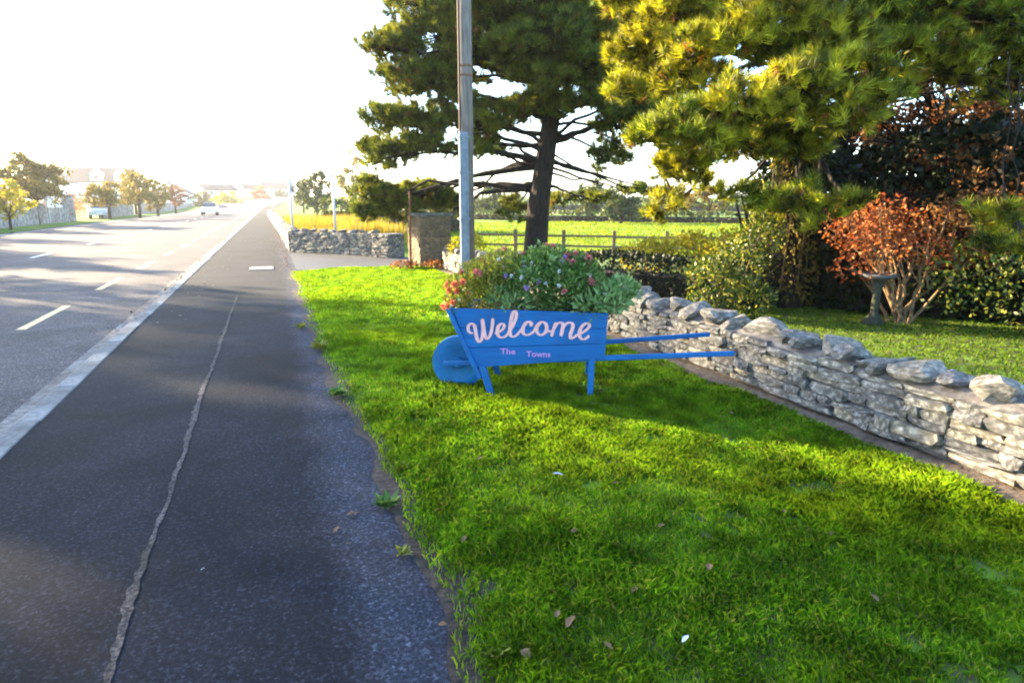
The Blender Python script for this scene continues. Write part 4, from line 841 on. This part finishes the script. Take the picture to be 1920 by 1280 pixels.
def house(name, label, x, y, lx, ly, eave, ridge, rz=0.0, dormers=(), wins=(), gable_front=None, z=0.0, group='white houses in the distance'):
    """ridge along local Y; +X is the front"""
    e = tag(empty(name, (x, y, z), rz), label, 'house', group)
    MB().prism([(-lx / 2, 0, -.3), (lx / 2, 0, -.3), (lx / 2, 0, eave), (0, 0, ridge - .12), (-lx / 2, 0, eave)], (0, ly, 0)).build('wall', 'render', e)
    ov = .35; sl = (ridge - eave) / (lx / 2)
    rf = MB().prism([(-lx / 2 - ov, -ov, eave - ov * sl), (0, -ov, ridge), (lx / 2 + ov, -ov, eave - ov * sl), (lx / 2 + ov, -ov, eave - ov * sl + .16), (0, -ov, ridge + .16), (-lx / 2 - ov, -ov, eave - ov * sl + .16)], (0, ly + 2 * ov, 0)).build('roof', 'slate', e)
    for yy in (.6, ly - .6): MB().box((0, yy, ridge + .45), (.6, .8, 1.2)).build('chimney', 'render', rf)
    for yy in dormers:
        dw = 2.6; zt = ridge - .25
        MB().prism([(lx * .10, yy - dw / 2, eave + .1), (lx * .10, yy + dw / 2, eave + .1), (lx * .10, yy + dw / 2, zt - 1.2), (lx * .10, yy, zt), (lx * .10, yy - dw / 2, zt - 1.2)], (lx * .42, 0, 0)).build('dormer', 'render', e)
        MB().box((lx * .52 + .03, yy, eave + .9), (.06, .9, .9)).build('window', 'glass', e)
    for yy in wins:
        f = MB().box((lx / 2 + .03, yy, 1.5), (.08, 1.5, 1.2)).build('window', 'white', e); MB().box((lx / 2 + .075, yy, 1.5), (.02, 1.3, 1.0)).build('pane', 'glass', f)
    f = MB().box((0, -.03, eave * .5 + .2), (1.2, .08, 1.1)).build('window', 'white', e); MB().box((0, -.075, eave * .5 + .2), (1.0, .02, .9)).build('pane', 'glass', f)
    f = MB().box((lx / 2 + .03, ly * .5, 1.05), (.08, 1.0, 2.1)).build('door', 'slate', e); MB().box((lx / 2 + .09, ly * .5 + .35, 1.0), (.05, .06, .12)).build('handle', 'galv', f)
    return e
house('white_house', 'white gable-ended house, left of the long two-gabled house behind the left trees', -46, 172, 7.5, 9, 4.6, 7.6, 0, (), (2.5, 6.0), z=1.3)
house('white_house', 'long white house with two front gables and grey-brown roof behind the left trees', -44.5, 186, 7.5, 13.5, 4.6, 7.9, -math.pi / 2, (6.2, 11.2), (2, 8.6), z=1.6)
house('white_house', 'white house at the very left edge behind the golden tree', -27, 58, 8, 14, 3.0, 6.2, 0, (), (3, 7, 11))
house('garden_shed', 'low grey-roofed outbuilding behind the left roadside wall', -20, 52, 5, 7, 1.9, 3.2, 0, (), (2.5,), group='')
house('white_house', 'far white bungalow beyond the oncoming car', -19, 150, 7, 15, 2.6, 4.6, math.radians(0), (), (3, 7, 11), z=float(rise(150)))
house('white_house', 'far white house with dark hipped roof above the road', -9.0, 255, 6, 7, 2.6, 4.3, math.radians(-70), (), (3, 7, 11), z=3.3)
house('white_house', 'white hilltop house with grey roof where the road vanishes', -2.5, 300, 7, 13, 3.6, 6.2, math.radians(-78), (), (3, 7, 10), z=3.4)
house('white_house', 'white low house further left of the distant dark-roofed house', -19, 215, 6, 10, 2.4, 4.0, math.radians(-60), (), (2, 5, 8), z=float(rise(215)))

def car(name, label, x, y, rz, m, z=RZ):
    """local +Y is the nose"""
    e = tag(empty(name, (x, y, z), rz), label, 'car')
    prof = [(-2.05, .35), (-2.1, .62), (-2.05, .90), (-1.1, .98), (.9, .96), (1.85, .82), (2.1, .62), (2.08, .35)]
    b = MB(); 
    def ring(w, s=1.0): return [(w, yy, zz) for yy, zz in prof]
    n = len(prof); secs = [(-.86, .9), (-.80, 1.0), (.80, 1.0), (.86, .9)]
    V = [(w, yy * (1 if abs(w) < .82 else .985), .62 + (zz - .62) * (1 if abs(w) < .82 else .85)) for w, s in secs for yy, zz in prof]
    F = [(i * n + j, i * n + (j + 1) % n, (i + 1) * n + (j + 1) % n, (i + 1) * n + j) for i in range(3) for j in range(n)] + [tuple(range(n)), tuple(range(3 * n, 4 * n))]
    b.add(V, F).build('body', m, e)
    MB().add([(-.74, -1.75, .95), (.74, -1.75, .95), (.74, .95, .95), (-.74, .95, .95), (-.60, -1.30, 1.42), (.60, -1.30, 1.42), (.60, .15, 1.44), (-.60, .15, 1.44)], [(0, 1, 5, 4), (1, 2, 6, 5), (2, 3, 7, 6), (3, 0, 4, 7), (4, 5, 6, 7), (3, 2, 1, 0)]).build('windows', 'glass', e)
    MB().prism([(-.62, -1.33, 1.43), (.62, -1.33, 1.43), (.62, .18, 1.45), (-.62, .18, 1.45)], (0, 0, .05)).build('roof', m, e, bevel=.02)
    for sx in (-1, 1):
        for yy in (-1.30, 1.30):
            w = MB().tube([(sx * .68, yy, .31), (sx * .875, yy, .31)], .31, 18).build('wheel', 'tyre', e); MB().tube([(sx * .87, yy, .31), (sx * .885, yy, .31)], .18, 12).build('rim', 'galv', w)
        MB().box((sx * .62, 2.04, .70), (.34, .12, .14)).build('headlight', 'white', e); MB().box((sx * .66, -2.06, .76), (.28, .10, .18)).build('tail_light', 'redlamp', e)
    for yy, mm in ((2.11, 'white'), (-2.12, 'paint')): MB().box((0, yy, .50), (.52, .03, .11)).build('number_plate', mm, e)
    return e
car('car', 'white car driving along the distant road', -6.9, 88, math.pi, 'carwhite')
car('car', 'pale teal car far down the road before the hilltop houses', -11.0 + float(bend(180)) * .6, 185, math.pi * .97, 'carteal', RZ + float(rise(185)))
car('car', 'pale blue car parked facing the camera in the gateway of the left wall', -14.9, 70.5, math.pi + .2, 'carblue', -.05)

# ------------------------------------------------------------------ grass, weeds, leaves
def blades(x, y, z, L, w, lean):
    n = len(x); a = rng.uniform(0, 2 * math.pi, n); h = np.stack([np.cos(a), np.sin(a), 0 * a], 1); s = np.stack([-np.sin(a), np.cos(a), 0 * a], 1) * (w / 2)[:, None]
    P = np.stack([x, y, z], 1); up = np.array([0, 0, 1.0]); l = L[:, None]; k = lean[:, None]
    M_ = P + up * l * .55 + h * l * k * .25; T = P + up * l * (1 - .35 * k) + h * l * k * .8
    V = np.stack([P - s, P + s, M_ + s * .8, T, M_ - s * .8], 1)
    return V.reshape(-1, 3)
def sample(n, x0, x1, y0, y1): return rng.uniform(x0, x1, n), rng.uniform(y0, y1, n)
GV = []
for (y0, y1, dens, wd) in ((.6, 2.6, 17000, .0030), (2.6, 4.5, 12500, .0040), (4.5, 7.5, 6500, .0060), (7.5, 15.2, 2600, .011)):
    A_ = (3.45 - .35) * (y1 - y0); x, y = sample(int(A_ * dens), .30, 3.45, y0, y1)
    e_ = edge_x(y); d = x - e_
    far_edge = 15.1 - .45 * np.exp(-((x - .5) / .5) ** 2) - .35 * np.exp(-((x - 3.3) / .5) ** 2)
    bare = vnoise(x, y, .22, 71) * .6 + vnoise(x, y, .07, 72) * .4
    keep = (d > -.03) & (y < far_edge) & (x < 3.37 + .08 * (vnoise(y, 0, .3, 73) - .5)) & (rng.random(len(x)) < np.clip(d / .09, .25, 1)) & ~((bare > .755) & (rng.random(len(x)) < .85))
    cut = sstep(0, 1.2, x - y * .62 + .9)   # skip what lies right of the picture, with a margin for a step aside
    keep &= (x < 1.15 + y * 1.45)
    x, y, d = x[keep], y[keep], d[keep]
    lush = vnoise(x, y, .55, 74) * .6 + vnoise(x, y, .16, 75) * .4
    L = (.020 + .054 * lush) * (.75 + .25 * np.clip(d / .2, 0, 1)) * rng.uniform(.6, 1.35, len(x)) * (1 + .35 * np.exp(-((x - 3.2) / .25) ** 2))
    GV.append(blades(x, y, np.full(len(x), .006), L, np.full(len(x), wd) * rng.uniform(.7, 1.3, len(x)), rng.uniform(.1, .95, len(x))))
GV = np.concatenate(GV); print('verge blades', len(GV) // 5)
gr = mass('verge_grass', GV, 5, 'grass'); tag(gr, 'short green grass covering the verge between footpath and garden wall', 'grass', kind='stuff')
x, y = sample(70000, 3.95, 11.5, 1.0, 12.5); keep = (x > 3.98) & (np.hypot(x, y) < 11.5); x, y = x[keep], y[keep]
lg = mass('lawn_grass', blades(x, y, 0 * x - .005, .03 * rng.uniform(.6, 1.4, len(x)), np.full(len(x), .014), rng.uniform(.3, 1.3, len(x))), 5, 'lawn'); tag(lg, 'mown lawn grass behind the garden wall', 'grass', kind='stuff')
x, y = sample(150000, 4.2, 34, 9, 46); dd = np.hypot(x, y); keep = (rng.random(len(x)) < np.clip(14 / dd, 0, 1) ** 1.3) & (x < y * 1.05 + 1) & (x > y * .16 - .5) & (y > 15.1); x, y, dd = x[keep], y[keep], dd[keep]
fg = mass('field_grass', blades(x, y, 0 * x - .02, (.05 + .07 * vnoise(x, y, 1.5, 91)) * rng.uniform(.7, 1.4, len(x)), .0012 * dd, rng.uniform(.2, 1.0, len(x))), 5, 'fieldblade'); tag(fg, 'sunlit yellow-green pasture grass around the rail fence', 'grass', kind='stuff')
def weed(px, py, lab, s=.09, n=46):
    p = gp(px, py, .01); e = tag(empty('weed', p), lab, 'weed', 'weeds along the footpath edge')
    a = rng.uniform(0, 2 * math.pi, n); D = unit(np.stack([np.cos(a), np.sin(a), rng.uniform(.15, 1.2, n)], 1)); P = rdir(n) * s * .3; P[:, 2] = np.abs(P[:, 2]) * .3
    mass('foliage', leaf_verts(P, D, s * rng.uniform(.5, 1.1, n), s * .28, np.tile([0, 0, 1.0], (n, 1))), 4, 'shrub' if n > 40 else 'shrub_y', e)
weed(728, 948, 'largest bushy weed on the footpath edge beside the dead leaves', .085, 70)
weed(756, 1038, 'small star-shaped weed below the largest weed on the footpath edge', .05, 30)
weed(632, 742, 'dark green weed on the footpath edge left of the wheelbarrow', .10, 60)
weed(603, 655, 'yellow-green weed spreading onto the footpath beyond the wheelbarrow', .13, 40)
weed(566, 615, 'farthest small weed on the footpath edge', .10, 36)
weed(752, 880, 'thin weed in the bare soil edge above the largest weed', .06, 26)
weed(935, 1235, 'pale weed in the grass near the bottom edge of the picture', .06, 28)
def fallen(px, py, lab, L, w, rz, z=.012, m='deadleaf', group='dead leaves lying about'):
    p = gp(px, py, z); V = []; 
    prof = [(0, 0), (.2, .55), (.5, 1), (.8, .6), (1, 0)]
    for t, q in prof: V += [((t - .5) * L, -q * w / 2, .35 * w * q * q), ((t - .5) * L, 0, 0.002 + .12 * L * (t - .5) ** 2), ((t - .5) * L, q * w / 2, .25 * w * q)]
    F = [(3 * i + j, 3 * i + j + 1, 3 * i + 4 + j, 3 * i + 3 + j) for i in range(4) for j in range(2)]
    V = [(a * .75, b * .75, c * .75) for a, b, c in V]; me = bpy.data.meshes.new('fallen_leaf'); me.from_pydata(V, [], F); me.update()
    o = link('fallen_leaf' if m == 'deadleaf' else 'paper_scrap', me, m); o.location = p; o.rotation_euler = (random.gauss(0, .15), random.gauss(0, .15), rz)
    tag(o, lab, 'leaf' if m == 'deadleaf' else 'litter', group if m == 'deadleaf' else None)
fallen(661, 963, 'largest tan dead leaf on the footpath beside the big weed', .085, .05, .3)
fallen(630, 992, 'narrow tan dead leaf on the footpath, middle of three', .07, .026, .9)
fallen(653, 1018, 'smallest tan leaf on the footpath, lowest of three', .03, .016, .2)
fallen(1078, 996, 'brown dead leaf in the grass left of the centre', .07, .045, .2, .05)
fallen(1330, 1062, 'curled brown leaf in the grass below the barrow handles', .06, .04, 1.0, .05)
fallen(1070, 1165, 'large crumpled brown leaf low in the grass', .08, .05, .6, .045)
fallen(985, 1225, 'brown leaf in the grass at the bottom beside the footpath', .06, .05, 2.0, .04)
fallen(1190, 1105, 'dark brown leaf half sunk in the grass', .05, .035, .4, .045)
fallen(1470, 958, 'small brown leaf in the grass before the stone wall', .05, .03, 1.2, .05)
fallen(900, 858, 'small reddish leaf in the grass near the footpath edge', .05, .03, .5, .045)
fallen(1372, 774, 'tan leaf in the grass beneath the barrow handles', .05, .04, .5, .05)
for i, (px, py, what) in enumerate([(1155, 905, 'tan leaf scrap in the grass right of the paper scrap'), (1045, 1150, 'brown leaf beside the large crumpled leaf low in the grass'), (1140, 1210, 'brown leaf at the bottom middle of the grass'), (830, 1170, 'brown leaf at the ragged soil edge of the footpath near the bottom'), (1560, 1000, 'dark leaf in the grass below the stone wall'), (1640, 1120, 'brown leaf low in the grass towards the right'), (955, 780, 'small leaf just before the wheelbarrow front leg'), (1240, 985, 'small brown leaf in the middle of the verge'), (870, 1010, 'tan leaf in the grass near the star-shaped weed')]):
    fallen(px, py, what, .045 + .008 * (i % 3), .03, i * .9, .045)
fallen(1285, 1197, 'pale whitish scrap low in the grass', .055, .025, .4, .05, 'paper')
fallen(1046, 888, 'pale blue-white scrap of paper in the grass before the barrow', .075, .03, -.2, .055, 'paper')
fallen(380, 1066, 'tiny white scrap on the dark footpath', .02, .012, .5, .01, 'paper')
# leaf litter gathered in the gutter and along the kerb: far too many to count
n = 1500; y = rng.uniform(9, 40, n); x = np.where(rng.random(n) < .8, rng.normal(-1.86, .07, n), rng.uniform(-2.3, -1.0, n)); keep = vnoise(y, 0 * y, 2.2, 81) > .35; x, y = x[keep], y[keep]; n = len(x)
z = np.where(x < -1.79, RZ + .008, np.where(x < -1.62, .018, .008)); D = unit(np.stack([rng.normal(size=n), rng.normal(size=n), .15 * rng.normal(size=n)], 1))
ll = mass('leaf_litter', leaf_verts(np.stack([x, y, z], 1), D, rng.uniform(.04, .08, n), .04, np.tile([0, 0, 1.0], (n, 1))), 4, 'deadleaf'); tag(ll, 'brown leaf litter lying in the gutter along the kerb', 'leaves', kind='stuff')
n = 500; x = rng.uniform(.5, .9, n); y = rng.uniform(15, 40, n); x = .35 + rng.exponential(.12, n) * -1; keep = (x > -1.5); x, y = x[keep], y[keep]; n = len(x)
D = unit(np.stack([rng.normal(size=n), rng.normal(size=n), .15 * rng.normal(size=n)], 1))
l2 = mass('leaf_litter', leaf_verts(np.stack([x, y, 0 * x + .010], 1), D, rng.uniform(.04, .08, n), .04, np.tile([0, 0, 1.0], (n, 1))), 4, 'deadleaf'); tag(l2, 'brown leaf litter on the footpath beside the boundary wall', 'leaves', kind='stuff')

# ------------------------------------------------------------------ haze
hz = MB().box((0, 550, 9.5), (5400, 4400, 22.0)).build('haze', None); hz['kind'] = 'stuff'; hz['label'] = 'pale sunlit haze hanging over the road and fields'; hz['category'] = 'haze'
hm = bpy.data.materials.new('haze_air'); hm.use_nodes = True; N = hm.node_tree.nodes; N.remove(N['Principled BSDF'])
pv = N.new('ShaderNodeVolumePrincipled'); pv.inputs['Color'].default_value = (.95, .95, .97, 1); pv.inputs['Density'].default_value = .00045; pv.inputs['Anisotropy'].default_value = .55
hm.node_tree.links.new(pv.outputs[0], N['Material Output'].inputs['Volume']); hz.data.materials.append(hm)
